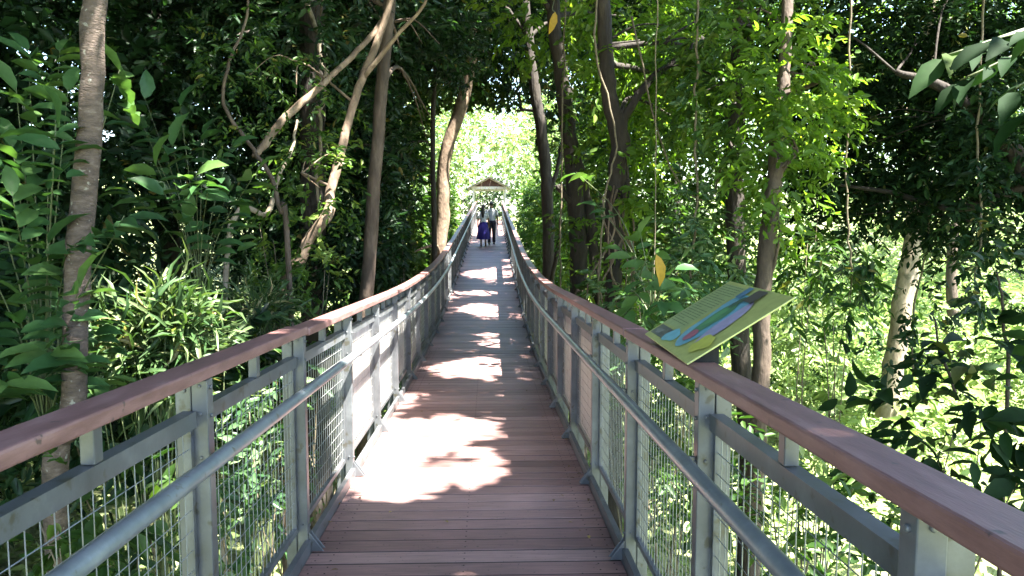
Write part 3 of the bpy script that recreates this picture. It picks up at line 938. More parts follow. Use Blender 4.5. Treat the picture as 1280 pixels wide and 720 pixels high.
tree('thin_dark_tree', 'thin dark stem right beside the sunlit leaning trunk', [P(541, 380, 15.5), P(543, 300, 15.5), P(541, 170, 15.5), P(545, 60, 15.5)], [.06, .055, .05, .04], 'bark_dark',
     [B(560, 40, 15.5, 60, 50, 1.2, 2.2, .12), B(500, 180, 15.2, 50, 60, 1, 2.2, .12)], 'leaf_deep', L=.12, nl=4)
TF = [P(70, 640, 4.0), P(90, 520, 4.0), P(98, 330, 4.0), P(112, 180, 4.02), P(118, 0, 4.05), P(128, -160, 4.1), P(134, -420, 4.2)]
tree('foreground_tree', 'spotted brown trunk nearest the left handrail, crossing broad serrated leaves', TF, [.062, .060, .060, .058, .056, .054, .05], 'bark_spotted',
     [(Vector((-2.4, 4.4, 6.2)), (1.9, 1.6, 1.0), 4200), (Vector((-1.0, 5.6, 7.2)), (1.8, 1.6, .9), 3800)], 'leaf_broad', L=.2, tmpl=T_HI, aspect=.42, nl=2)

# slim arching stems and a fallen looking stick among them
def stem_thing(name, label, cat, pts, radii, mat, leaves=None, leafmat='leaf_mid', **kw):
    base = Vector(pts[0])
    t = thing(name, label, cat, base)
    mb_ = MB(); path = bend(pts, 6, jit=radii[0] * (1.3 if cat == 'vine' else .3))
    mb_.tube(path, lerp_list(radii, len(path)), 8, bump=.08)
    mb_.build('stem', M[mat], t, smooth=True)
    if leaves: foliage('leaves', leaves, leafmat, t, **kw)
    return t


p0 = P(285, 322, 7.4)
stem_thing('leaning_branch', 'pale broken branch propped at a slant left of the crooked leaning trunk', 'branch', [to_ground(P(262, 350, 7.2)), P(283, 322, 7.4), P(335, 267, 7.6), P(346, 225, 7.8), P(364, 188, 8.0), P(372, 150, 8.1)], [.03, .028, .026, .02, .018, .012], 'bark_pale')
stem_thing('sapling', 'thin curving grey sapling stem between the spotted trunk and the crooked one', 'sapling',
           [to_ground(P(366, 345, 7.0)), P(360, 317, 7.0), P(351, 267, 7.0), P(340, 225, 7.0), P(312, 180, 7.0), P(280, 130, 7.0), P(287, 78, 7.0), P(306, 30, 7.1), P(312, -30, 7.2)],
           [.03, .026, .024, .02, .018, .016, .014, .012, .010], 'bark_brown', [B(380, 190, 7, 40, 30, .3, .8, .06), B(300, 60, 7.2, 60, 50, .4, .7, .07)], 'leaf_mid', L=.065)
stem_thing('liana', 'grey liana looping down in front of the thick dark trunk', 'vine', [P(383, -60, 11.6), P(385, 7, 11.5), P(398, 45, 11.5), P(405, 82, 11.5), P(404, 130, 11.5), P(398, 200, 11.6), P(400, 300, 11.6)], [.035, .033, .03, .03, .028, .026, .024], 'bark_pale')


# broad leaved sprays near the camera on the left
def spray_plant(name, label, cat, base, sprays, leafmat, L, aspect, n=7, tmpl=T_HI, stem_r=.01, spread=.30, flatn=.8, group=None, droop=.25, ctr=None):
    t = thing(name, label, cat, base, group)
    mb_ = MB()
    C_, A_, N_, L_, T_ = [], [], [], [], []
    for sp in sprays:
        tip = Vector(sp)
        st = Vector(base) if ctr is None else Vector(ctr)
        a = st.lerp(tip, .35) + Vector((0, 0, (tip - st).length * .16))
        path = bend([st, a, tip], 6)
        mb_.tube(path, lerp_list([stem_r, stem_r * .7, stem_r * .3], len(path)), 6)
        dirv = (path[-1] - path[-4]).normalized()
        dirv = (dirv + Vector((random.uniform(-.6, .6), random.uniform(-.6, .6), random.uniform(-.3, .2)))).normalized()
        sidev = dirv.cross(Vector((0, 0, 1))).normalized()
        ct = random.uniform(.25, .8)
        for i in range(n):
            f = i / max(1, n - 1)
            p = tip - dirv * spread * (1 - f) + Vector((0, 0, -.02))
            s = 1 if i % 2 else -1
            if i == n - 1: la = dirv.copy()
            else: la = dirv * .7 + sidev * s * .9
            la += Vector((random.uniform(-.22, .22), random.uniform(-.22, .22), random.uniform(-.3, .05) - droop))
            C_.append(p); A_.append(la); N_.append(Vector((random.gauss(0, .35), random.gauss(0, .35) - .25, flatn)))
            L_.append(L * random.uniform(.7, 1.15) * (.8 + .35 * f)); T_.append(min(1, max(0, ct + random.gauss(0, .12))))
    C_, A_, N_, L_, T_ = np.array(C_), np.array(A_), np.array(N_), np.array(L_), np.array(T_)
    k = clear_of_walk(C_, half=.98, up=3.0)
    mb_.build('stems', M['stem_green'], t, smooth=True)
    leaf_mesh('leaves', C_[k], A_[k], N_[k], L_[k], L_[k] * aspect, T_[k], M[leafmat], t, tmpl)
    return t


base = P(60, 560, 4.3)
sp = [P(u, v, Z) for (u, v, Z) in [(70, 155, 3.9), (20, 110, 4.2), (35, 60, 4.4), (75, 60, 4.5), (150, 85, 4.4), (85, 110, 4.3), (155, 270, 3.7), (60, 300, 3.9), (15, 240, 3.7), (80, 330, 4.0), (30, 330, 4.2), (25, 400, 3.8), (60, 430, 3.8), (95, 440, 3.9),
                                  (10, 470, 3.7), (100, 355, 3.9), (30, 370, 4.1), (0, 430, 4.0), (110, 395, 4.1), (60, 235, 4.2), (15, 180, 4.1), (-30, 300, 4), (-20, 200, 4), (45, 470, 4.1), (70, 380, 4.4), (130, 470, 4.3), (90, 500, 4.2)]]
spray_plant('broadleaf_shrub', 'dark green broadleaf shrub filling the far left edge around the spotted trunk', 'shrub', to_ground(base), sp, 'leaf_broad', .22, .42, n=11, ctr=base, stem_r=.007)
base = P(250, 380, 5.7)
sp = [P(u, v, Z + .7) for (u, v, Z) in [(195, 205, 4.4), (205, 240, 4.4), (180, 160, 4.6), (245, 215, 4.2), (262, 222, 4.2), (285, 240, 4.7), (235, 270, 4.8), (270, 290, 4.9), (320, 215, 4.9), (255, 165, 5.0), (225, 130, 5.0), (180, 120, 4.9),
                                  (300, 270, 5.1), (160, 235, 4.4), (215, 180, 4.8), (290, 180, 5.2)]]
spray_plant('broadleaf_shrub', 'green broadleaf sapling between the spotted trunk and the slanted branch, two leaves catching the sun', 'shrub', to_ground(base), sp, 'leaf_broad', .21, .5, n=7, ctr=base, stem_r=.0045)

# strap leaved clump
def strap_clump(label, c, n, r, L, group=None, mat='leaf_bamboo', name='strap_leaf_plant', up=.55):
    base = to_ground(c)
    t = thing(name, label, 'plant', base, group)
    mb_ = MB()
    tips = []
    for i in range(26):
        a = c + Vector((random.gauss(0, r * .5), random.gauss(0, r * .4), random.gauss(-.05, r * .5)))
        st = base + Vector((random.gauss(0, .12), random.gauss(0, .12), 0))
        path = bend([st, st.lerp(a, .55) + Vector((0, 0, .1)), a], 5)
        mb_.tube(path, lerp_list([.008, .006, .003], len(path)), 5)
        tips.append(a)
    mb_.build('canes', M['stem_green'], t, smooth=True)
    C_ = np.array([tips[i % 26] for i in range(n)]) + rng.normal(size=(n, 3)) * r * .22
    out = norm(C_ - np.array(c)) * .6 + rng.normal(size=(n, 3)) * .55 + np.array([0, 0, up * .6])
    keep = clear_of_walk(C_, half=1.05) & sun_keep(C_)
    LL = L * (.6 + .7 * rng.random(n))
    leaf_mesh('leaves', C_[keep], out[keep], (rng.normal(size=(n, 3)) * .5 + np.array([0, -.2, .8]))[keep], LL[keep], (LL * .12)[keep], np.clip(rng.normal(.5, .25, n), 0, 1)[keep], M[mat], t, T_STRAP)
    return t


strap_clump('sunlit clump of long narrow yellow green leaves beside the left handrail', P(196, 425, 4.9), 1250, .30, .22)
strap_clump('narrow leaved clump in front of the foot of the crooked leaning trunk', P(320, 385, 6.6), 500, .3, .16)

# shrubs beyond the left rail, seen through the mesh
def shrub(label, blobs, leaf, L=.09, aspect=.45, group=None, name='shrub', tmpl=T_MID, nst=6, per=12, **kw):
    c = Vector(blobs[0][0]); base = to_ground(c)
    t = thing(name, label, 'shrub', base, group)
    mb_ = MB()
    for i in range(nst):
        b = blobs[i % len(blobs)]
        e = Vector(b[0]) + Vector((random.uniform(-.7, .7) * b[1][0], random.uniform(-.7, .7) * b[1][1], random.uniform(-.2, .8) * b[1][2]))
        s = base + Vector((random.gauss(0, .1), random.gauss(0, .1), 0))
        path = bend([s, s.lerp(e, .5) + Vector((random.gauss(0, .12), random.gauss(0, .12), .15)), e], 5)
        mb_.tube(path, lerp_list([.014, .009, .003], len(path)), 6)
    mb_.build('stems', M['vine'], t, smooth=True)
    foliage('leaves', blobs, leaf, t, tmpl, per=per, L=L, aspect=aspect, **kw)
    return t


shrub('sunlit pale leaved shrub seen through the left mesh panels beside the nearest deck boards', [B(350, 560, 5.2, 70, 90, .5, 2.0, .09), B(300, 660, 4.6, 60, 80, .4, 1.8, .09), B(410, 560, 6.0, 40, 80, .5, 2.2, .09)], 'leaf_pale', L=.085, twig=.3)
shrub('low shaded shrub below the nearest left mesh panel', [B(150, 640, 3.4, 90, 60, .4, 1.6, .09), B(60, 690, 3.0, 90, 50, .4, 1.2, .09)], 'leaf_mid', L=.09, twig=.3)
shrub('bright small leaved shrub at the foot of the crooked leaning trunk', [B(400, 340, 7.6, 50, 30, .5, 1.8, .08), B(350, 300, 7.6, 40, 35, .4, 1.1, .08), B(320, 400, 7.2, 50, 40, .5, 2.0, .08)], 'leaf_light', L=.075, twig=.28)
shrub('dark leafy shrub behind the straight slender trunk and the left handrail', [B(500, 320, 12, 60, 60, .9, 2.8, .1), B(440, 330, 12, 60, 60, .9, 2.6, .1), B(500, 240, 13, 50, 50, .9, 2.4, .1)], 'leaf_deep', L=.11)
shrub('dark leafy bush below the clump of long narrow leaves', [B(240, 480, 6.2, 110, 80, .9, 2.8, .11), B(120, 500, 6.0, 110, 90, .9, 2.8, .11)], 'leaf_deep', L=.12)
shrub('bushy green shrub right at the left rail where the walkway starts to climb', [(Vector((-1.9, 19, -.2)), (.6, 2.2, 1.1), 5200), (Vector((-2.3, 24, .4)), (.8, 2.6, 1.5), 6000)], 'leaf_mid', L=.12)
shrub('sunlit light green shrub crowding the left rail near the walking people', [(Vector((-2.1, 31, 1.2)), (.9, 2.6, 1.5), 5200), (Vector((-2.4, 37, 2.0)), (1.0, 3, 1.7), 5200)], 'leaf_light', L=.14)

# ================================================================== TREES, right side
R1 = [P(686, 420, 16), P(686, 340, 16), P(684, 250, 16), P(679, 180, 16), P(666, 95, 16), P(656, 0, 16), P(650, -90, 16)]
tree('dark_forked_tree', 'dark forked trunk nearest the bright gap on the right of the walkway', R1, [.13, .125, .12, .12, .11, .1, .08], 'bark_dark',
     [B(640, 40, 16.5, 70, 70, 1.4, 2.6, .14), B(700, 60, 17, 60, 80, 1.4, 2.2, .14), B(655, 140, 18, 30, 40, .8, 1.8, .14)], 'leaf_deep', L=.14,
     limbs=[([P(684, 250, 16), P(697, 210, 16), P(704, 170, 16.2), P(716, 110, 16.5)], [.06, .05, .045, .03]), ([P(690, 350, 15.6), P(700, 290, 15.6), P(705, 230, 15.8)], [.05, .045, .03])])
R2 = [P(724, 430, 12), P(724, 365, 12), P(723, 300, 12), P(718, 220, 12), P(709, 150, 12), P(701, 90, 12), P(692, 20, 12), P(688, -80, 12)]
tree('twin_stem_tree', 'dark twin stemmed trunk with a sunlit patch high on its bark, right of the walkway', R2, [.15, .145, .14, .135, .12, .11, .10, .09], 'bark_dark',
     [B(700, 10, 12.5, 80, 60, 1.0, 1.6, .12), B(780, 20, 13, 80, 70, 1.0, 1.8, .12), B(715, 250, 11.9, 22, 110, .25, 1.0, .12)], 'leaf_glow', L=.12,
     limbs=[([P(748, 420, 12), P(746, 372, 12), P(741, 300, 12), P(731, 230, 12), P(716, 175, 12)], [.09, .085, .08, .07, .06])])
R3 = [P(768, 430, 10), P(767, 340, 10), P(770, 250, 10), P(775, 175, 10), P(762, 120, 10), P(757, 60, 10), P(752, -60, 10)]
tree('rooted_tree', 'dark trunk hung with pale aerial roots, its limb slanting up to the right', R3, [.13, .125, .13, .13, .10, .095, .08], 'bark_dark',
     [B(800, 50, 10.6, 80, 60, .8, 1.3, .11), B(880, 60, 11, 80, 60, 1.0, 1.8, .11), B(850, 150, 11, 70, 60, .8, 1.8, .11), B(772, 270, 9.8, 26, 100, .25, 1.0, .1), B(820, 110, 12, 90, 80, .8, 1.6, .11)], 'leaf_glow', L=.11,
     limbs=[([P(775, 175, 10), P(785, 140, 10), P(812, 102, 10.2), P(845, 75, 10.4), P(880, 45, 10.6)], [.07, .06, .05, .04, .03])])
R4 = [P(936, 560, 9), P(926, 440, 9), P(922, 350, 9), P(919, 260, 9), P(917, 180, 9), P(922, 80, 9), P(925, -40, 9)]
tree('vine_clad_tree', 'stout brown trunk wound with a climbing vine, standing just above the sign board', R4, [.12, .115, .11, .115, .10, .08, .06], 'bark_dark',
     [B(915, 130, 8.6, 50, 50, .35, 1.7, .11), B(925, 200, 8.6, 45, 35, .3, 1.6, .11), B(920, 30, 8.6, 60, 50, .4, 1.8, .11), B(930, 60, 9.2, 80, 60, .8, 1.6, .11), B(870, 110, 10, 60, 60, .8, 1.4, .11)], 'leaf_light', L=.11)
R5 = [P(942, 640, 8), P(947, 560, 8), P(952, 470, 8), P(952, 380, 8), P(960, 300, 8), P(970, 200, 8.2), P(980, 90, 8.4), P(986, -60, 8.6), P(990, -260, 9)]
tree('light_barked_tree', 'smooth light brown trunk rising behind the right end of the sign board', R5, [.095, .095, .09, .09, .075, .06, .05], 'bark_brown',
     [B(975, 210, 7.8, 42, 60, .3, 2.4, .1), B(985, 90, 7.9, 50, 70, .35, 2.6, .1), B(1000, 130, 9, 60, 60, .8, 1.8, .09), B(955, 60, 9.4, 60, 60, .8, 1.6, .09)], 'leaf_glow', filt=False, L=.10,
     limbs=[([P(955, 372, 8), P(968, 330, 7.9), P(975, 290, 7.8), P(968, 250, 7.9)], [.02, .018, .015, .01])])
R6 = [P(1080, 640, 15), P(1104, 540, 15), P(1116, 470, 15), P(1128, 380, 15), P(1140, 310, 15), P(1148, 240, 15), P(1160, 120, 15), P(1166, -40, 15)]
tree('pale_tree', 'pale barked trunk leaning slightly right in the bright clearing', R6, [.22, .21, .20, .19, .18, .17, .15, .12], 'bark_pale',
     [B(1120, 120, 15, 90, 70, 1.4, 1.4, .14), B(1210, 60, 15, 80, 70, 1.4, 1.6, .14), B(1160, 240, 15.6, 60, 40, 1, 1.0, .14)], 'leaf_mid', L=.14)
R7 = [P(1196, 520, 24), P(1192, 420, 24), P(1190, 330, 24), P(1196, 200, 24), P(1200, 60, 24)]
tree('distant_trunk_tree', 'brown trunk farther back in the clearing right of the pale trunk', R7, [.2, .18, .17, .16, .12], 'bark_brown',
     [B(1200, 200, 25, 70, 60, 2, 1.6, .2), B(1260, 120, 25, 60, 70, 2, 1.8, .2)], 'leaf_mid', L=.2)
RD = [P(1330, 520, 8), P(1320, 380, 8), P(1290, 230, 8), P(1240, 160, 8.2), P(1180, 110, 8.4), P(1120, 90, 8.6)]
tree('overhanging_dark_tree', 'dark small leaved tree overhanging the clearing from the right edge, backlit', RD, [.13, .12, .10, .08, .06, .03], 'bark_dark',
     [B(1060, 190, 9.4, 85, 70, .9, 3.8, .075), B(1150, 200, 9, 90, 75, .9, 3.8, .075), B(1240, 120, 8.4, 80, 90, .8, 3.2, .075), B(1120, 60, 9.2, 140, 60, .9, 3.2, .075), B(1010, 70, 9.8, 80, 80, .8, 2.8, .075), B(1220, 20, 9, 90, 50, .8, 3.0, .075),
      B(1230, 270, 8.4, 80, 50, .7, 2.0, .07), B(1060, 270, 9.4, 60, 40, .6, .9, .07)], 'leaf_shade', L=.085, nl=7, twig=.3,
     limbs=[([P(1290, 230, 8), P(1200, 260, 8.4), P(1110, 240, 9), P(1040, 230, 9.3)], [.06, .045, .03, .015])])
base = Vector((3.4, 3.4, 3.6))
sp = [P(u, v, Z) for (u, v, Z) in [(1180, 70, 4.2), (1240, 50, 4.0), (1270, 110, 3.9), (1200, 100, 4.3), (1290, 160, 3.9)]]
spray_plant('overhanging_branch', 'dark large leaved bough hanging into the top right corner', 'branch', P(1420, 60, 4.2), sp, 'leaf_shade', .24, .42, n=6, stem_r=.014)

# hanging creepers and lianas, right
stem_thing('hanging_vine', 'thin pale liana hanging between the twin stems and the rooted trunk, looping at its foot', 'vine',
           [P(748, -40, 9.2), P(745, 60, 9.2), P(770, 170, 9.2), P(757, 240, 9.2), P(750, 330, 9.2), P(748, 380, 9.2)], [.011, .014, .012, .013, .010, .012], 'vine')
stem_thing('hanging_vine', 'leafy creeper hanging straight down midway between the rooted trunk and the vine clad one', 'vine',
           [P(872, -40, 8.4), P(872, 60, 8.4), P(868, 160, 8.4), P(872, 240, 8.4), P(864, 340, 8.4), P(866, 440, 8.4)], [.014, .014, .014, .013, .013, .012], 'vine',
           [B(868, 260, 8.4, 16, 60, .16, 1.2, .1), B(866, 340, 8.3, 20, 60, .2, 1.7, .1), B(868, 160, 8.4, 14, 50, .16, .8, .1)], 'leaf_pale', L=.09, twig=.16)
stem_thing('hanging_vine', 'bare thin liana hanging beside the yellow and green climbing leaves', 'vine', [P(822, -40, 7.4), P(820, 100, 7.4), P(819, 260, 7.4), P(818, 410, 7.4)], [.006, .006, .005, .005], 'vine')
stem_thing('hanging_vine', 'thin creeper with dark leaves trailing down in front of the pale leaning trunk', 'vine', [P(1162, 200, 9), P(1160, 300, 9), P(1143, 380, 9), P(1140, 480, 9)], [.012] * 4, 'vine',
           [B(1150, 400, 9, 20, 70, .2, 1.0, .09), B(1120, 440, 9, 30, 20, .2, 1.0, .09)], 'leaf_deep', L=.09, twig=.2)
stem_thing('dead_twig', 'bare dark forked twig sticking up above the dark bush at right', 'twig', [P(1196, 500, 6), P(1188, 470, 6), P(1174, 440, 6), P(1169, 400, 6)], [.016, .014, .011, .007], 'bark_dark')
stem_thing('slim_sapling', 'slim dark sapling with a tufted top at the right edge above the dark bush', 'sapling', [to_ground(P(1262, 520, 7)), P(1260, 480, 7), P(1256, 420, 7), P(1252, 370, 7), P(1246, 340, 7)], [.022, .02, .016, .012, .008], 'bark_dark',
           [B(1252, 380, 7, 42, 26, .3, 1.4, .09), B(1235, 330, 7.2, 40, 30, .3, 1.0, .09)], 'leaf_deep', L=.09)

for lab, pts_, lf in (
    ('leafy creeper hanging between the forked trunk and the twin stems', [(706, -40, 11), (704, 140, 11), (700, 300, 11), (702, 380, 11)], 'leaf_mid'),
    ('sagging liana slung between the rooted trunk and the vine clad one', [(790, 20, 9.6), (830, 190, 9.4), (880, 250, 9.2), (918, 170, 9)], None),
    ('dark vine trailing from the backlit canopy left of the pale trunk', [(1066, -90, 8.6), (1064, 20, 8.6), (1060, 150, 8.6), (1058, 260, 8.6), (1066, 340, 8.6)], 'leaf_deep'),
    ('dark vine trailing from the backlit canopy near the right edge', [(1232, -90, 7.8), (1228, 40, 7.8), (1222, 180, 7.8), (1226, 280, 7.8), (1218, 350, 7.8)], 'leaf_deep')):
    pl = [P(*q) for q in pts_]
    bl_ = []
    if lf:
        for q in pl[1:]: bl_.append((q, (.16, .16, .75), 260))
    stem_thing('hanging_vine', lab, 'vine', pl, [.012] * len(pl), 'vine', bl_ or None, lf or 'leaf_mid', L=.09, twig=.15)

# aerial roots on the rooted trunk
for i, lab in enumerate(['bundle of pale aerial roots looping at the foot of the dark rooted trunk']):
    t = thing('aerial_roots', lab, 'roots', P(768, 400, 9.7))
    mb_ = MB()
    for k in range(9):
        u0 = 750 + random.uniform(0, 36); v0 = random.uniform(230, 300)
        path = bend([P(u0, v0, 9.8), P(u0 + random.uniform(-18, 18), v0 + 40, 9.7), P(u0 + random.uniform(-24, 24), v0 + 90, 9.75), P(u0 + random.uniform(-14, 14), 420, 9.8)], 5)
        mb_.tube(path, lerp_list([.012, .012, .010, .010], len(path)), 6)
    mb_.build('root', M['bark_tan'], t, smooth=True)

# climbing plant with large leaves, some turning yellow
sp = [P(u, v, Z) for (u, v, Z) in [(815, 320, 6.6), (800, 350, 6.4), (840, 350, 6.3), (775, 310, 7.2), (790, 385, 6.4), (855, 320, 6.8), (745, 255, 8), (720, 215, 9), (830, 375, 6.2), (765, 350, 7.4), (870, 360, 6.5), (800, 290, 7)]]
spray_plant('climbing_plant', 'large leaved climber at the right handrail, left of the sign board', 'plant', to_ground(P(815, 420, 7)), sp, 'leaf_broad', .24, .55, n=5, ctr=P(815, 400, 7))
for lab, (u, v, Z), dirv, up in (('yellow ageing leaf hanging above the top left of the sign board', (820, 318, 6.1), (.22, 0, -1), (800, 345, 6.3)), ('yellowed leaf high beside the twin stemmed trunk', (694, 15, 9.5), (-.25, 0, -1), (704, -30, 9.6))):
    c = P(u, v, Z)
    t = thing('yellow_leaf', lab, 'leaf', c)
    leaf_mesh('blade', np.array([c]), np.array([dirv]), np.array([[.35, -1, .3]]), np.array([.27]), np.array([.10]), np.array([.5]), M['leaf_gold'], t, T_HI)
    m = MB(); m.tube(bend([c, c + Vector((-.03, .02, .07)), P(*up)], 5), .0035, 6); m.build('stalk', M['stem_green'], t, smooth=True)

# shrubs and bushes right
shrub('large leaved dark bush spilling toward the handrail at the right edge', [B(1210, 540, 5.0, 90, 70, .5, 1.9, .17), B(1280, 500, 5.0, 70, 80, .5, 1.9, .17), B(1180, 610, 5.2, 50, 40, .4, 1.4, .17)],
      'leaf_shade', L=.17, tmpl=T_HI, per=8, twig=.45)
shrub('glossy leaved shrub behind the rail below the sign board', [B(860, 560, 5.6, 70, 90, .6, 1.8, .1), B(800, 500, 6.4, 50, 80, .6, 2.0, .1)], 'leaf_mid', L=.1)
shrub('low shrub under the right handrail nearest the camera, behind the mesh', [B(1000, 660, 4.6, 90, 60, .6, 1.6, .1), B(1110, 690, 4.2, 80, 40, .5, 1.4, .1)], 'leaf_mid', L=.1)
shrub('pale sunlit shrub left of the sign board, between rail and trunks', [B(820, 410, 7.8, 60, 40, .6, 2.2, .1), B(770, 380, 9, 40, 40, .6, 2.0, .1), B(880, 330, 8.6, 50, 60, .6, 1.8, .1)], 'leaf_pale', L=.1)
shrub('drooping feathery green shrub between the light barked trunk and the clearing', [B(1030, 340, 9.2, 55, 55, .7, 2.4, .15), B(1040, 290, 9.4, 50, 30, .6, 1.8, .15)], 'leaf_mid', L=.17, aspect=.22, tmpl=T_STRAP)
shrub('leafy green shrub filling the gap between the forked trunk and the twin stems', [B(705, 300, 18, 40, 60, 1.2, 2.2, .14), B(700, 180, 19, 40, 70, 1.2, 1.8, .14)], 'leaf_light', L=.14)
shrub('dense mid green shrub behind the rooted trunk and hanging creepers', [B(830, 230, 12.5, 80, 90, 1.2, 2.2, .13), B(760, 260, 14, 60, 90, 1.2, 2.0, .13), B(900, 300, 12.5, 60, 90, 1.0, 2.2, .13), B(830, 360, 11.5, 90, 60, 1, 2.4, .13)], 'leaf_mid', L=.13)
shrub('sunlit bush just behind the right rail near the walking people', [(Vector((2.2, 27, .6)), (.8, 2.6, 1.3), 5200), (Vector((2.4, 33, 1.4)), (.9, 2.8, 1.5), 5200)], 'leaf_light', L=.14)
shrub('sunlit bush far up the right rail beside the shelter', [(Vector((2.6, 40, 2.0)), (1.1, 3, 1.7), 4500), (Vector((3.4, 47, 2.6)), (1.4, 2.4, 1.8), 4500)], 'leaf_light', L=.16)
for lab, u, v, Z, ru, rv in (('rounded sunlit bush in the clearing left of the pale trunk', 1050, 480, 17, 70, 45), ('low sunlit bush in the clearing right of the pale trunk', 1230, 450, 20, 60, 40),
                             ('sunlit bush at the foot of the pale trunk', 1120, 580, 13, 70, 50), ('bright bush behind the light barked trunk at rail height', 1000, 420, 14, 50, 60),
                             ('small sunlit bush below the rail in front of the clearing', 1000, 560, 9, 60, 50)):
    shrub(lab, [B(u, v, Z, ru, rv, ru / F * Z, 1.5, .13), B(u - 20, v - 15, Z, ru * .6, rv * .7, ru / F * Z * .6, 1.2, .13)], 'leaf_clear', L=.13)

# ================================================================== canopy trees whose crowns close over the walkway
def canopy_tree(label, x, y, h, clumps, r=.2, leaf='leaf_deep', L=.2):
    base = Vector((x, y, ground_z(x, y) - .15))
    t = thing('canopy_tree', label, 'tree', base, 'tall canopy trees')
    top = Vector((x + random.uniform(-.5, .5), y + random.uniform(-.5, .5), h))
    pts = [base, base.lerp(top, .35) + Vector((random.uniform(-.3, .3), random.uniform(-.3, .3), 0)), base.lerp(top, .7), top]
    blobs = []
    for (cx_, cy_, cz_, rx, ry, rz, lay) in clumps:
        n = 1.5 * lay * math.pi * rx * ry / (L * L * .48 * .72 * .6)
        blobs.append((Vector((cx_, cy_, cz_)), (rx, ry, rz), int(n)))
    lim = [l for l in auto_limbs(None, bend(pts, 4)[7:], blobs, r * .9, 8) if sun_keep(np.array([tuple(q) for q in bend(l[0], 8)])).all()]
    trunk_mesh('trunk', pts, [r, r * .9, r * .75, r * .5], M['bark_dark'], t, lim)
    foliage('crown', blobs, leaf, t, T_LO, per=12, L=L, aspect=.48, twig=.6, flatn=1.1)
    return t


canopy_tree('tall canopy tree rooted behind the camera on the right, crown over the near deck', 4.6, -3.5, 9, [(2.2, -2, 8.5, 3.4, 3, 1.0, 3.2), (4.5, 1.0, 9, 3.6, 2.8, 1.0, 3.4), (4.0, -5, 8.6, 3.4, 2.8, 1.0, 3.0), (4.9, 2.0, 7.0, 2.0, 2.0, .8, 3.2)])
canopy_tree('tall canopy tree right of the near deck, its crown above the sign board', 6.6, 5.5, 10, [(4.2, 5, 9.2, 3.2, 3.0, 1.1, 3.0), (7.6, 5.5, 9.6, 2.6, 3.0, 1.1, 2.4), (2.0, 3.5, 8.0, 2.6, 2.4, .8, 2.4)])
canopy_tree('tall canopy tree right of the walkway, its crown over the middle deck', 9.6, 11.0, 11, [(4.2, 11, 9.4, 3.2, 3.4, 1.1, 3.0), (6.8, 13, 10.2, 3.2, 3.2, 1.2, 2.4), (1.4, 10.4, 8.4, 2.4, 3.0, .9, 2.4)])
canopy_tree('tall canopy tree to the right, crown arching over the deck before the climb', 6.6, 19.5, 11, [(4.6, 18, 9.2, 3.2, 3.6, 1.2, 3.0), (1.6, 17, 8.6, 2.6, 3.2, 1.0, 2.8)])
canopy_tree('tall canopy tree to the right where the deck climbs, crown closing over it', 6.2, 26.5, 11, [(4.8, 24.5, 9.4, 3, 3.6, 1.2, 2.6), (1.6, 23.6, 9.2, 2.8, 3.2, 1.2, 2.8)])
canopy_tree('tall canopy tree rooted left behind the camera', -5, -2.5, 10, [(-3.5, -1, 9, 3.2, 3.2, 1.2, 2.4), (-6.5, 1.5, 9, 3, 3, 1.2, 2.4)])
canopy_tree('tall canopy tree left of the near deck behind the spotted trunk', -6.5, 7.5, 11, [(-4.6, 6, 9.4, 3.2, 3.4, 1.2, 2.8), (-1.6, 6.8, 9.2, 2.6, 3.0, .9, 2.4), (-8, 8.5, 9, 3, 3.2, 1.4, 2.4)])
canopy_tree('tall canopy tree left of the deck behind the thick dark trunk', -6.2, 15, 11, [(-4.6, 13, 9.6, 3.2, 3.4, 1.3, 2.8), (-1.8, 13.6, 9.0, 2.4, 3.2, 1.0, 2.6), (-8.4, 15, 9, 3, 3.4, 1.4, 2.6)])
canopy_tree('tall canopy tree left, its crown making the dark arch above the bright gap', -4.6, 22, 10.5, [(-3.8, 20.5, 8.8, 2.8, 3.2, 1.5, 3.0), (-1.0, 20.5, 8.4, 2.4, 2.8, 1.4, 3.0), (.2, 24, 7.6, 1.8, 2.2, 1.2, 3.0), (-5.8, 23, 8, 3, 3.2, 2.0, 3.0)])
canopy_tree('tall canopy tree left of the climbing deck near the walking people', -5.4, 30, 10.5, [(-4.2, 28, 9.4, 2.8, 3.4, 1.6, 2.6), (-1.6, 27.5, 9.6, 2.2, 3.0, 1.2, 2.4)])
canopy_tree('tall leafy tree right, far back, closing the top of the view', 4.6, 31, 11, [(3.6, 30, 9.8, 2.8, 3.2, 1.6, 2.2), (7, 32, 9, 3, 3.2, 2, 2.0)], leaf='leaf_mid')

# dense dark woodland closing the left side, far wood closing the right and the end
def mass(name, label_kind, blobs, leaf, L, **kw):
    o = foliage(name, blobs, leaf, None, T_LO, L=L, **kw)
    o['kind'] = 'stuff'
    return o


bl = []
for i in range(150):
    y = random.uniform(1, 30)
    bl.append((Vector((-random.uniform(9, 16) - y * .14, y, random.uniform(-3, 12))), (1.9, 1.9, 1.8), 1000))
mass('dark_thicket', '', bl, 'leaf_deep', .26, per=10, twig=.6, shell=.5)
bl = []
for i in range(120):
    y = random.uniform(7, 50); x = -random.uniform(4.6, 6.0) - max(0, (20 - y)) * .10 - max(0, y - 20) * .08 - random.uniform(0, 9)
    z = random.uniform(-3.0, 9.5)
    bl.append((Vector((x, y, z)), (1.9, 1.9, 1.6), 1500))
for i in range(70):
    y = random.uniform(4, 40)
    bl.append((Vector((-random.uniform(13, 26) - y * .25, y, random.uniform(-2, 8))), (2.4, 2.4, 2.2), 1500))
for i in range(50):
    bl.append((Vector((-random.uniform(4.6, 9.5), random.uniform(-2.0, 10), random.uniform(-3, 6.5))), (1.4, 1.4, 1.4), 1500))
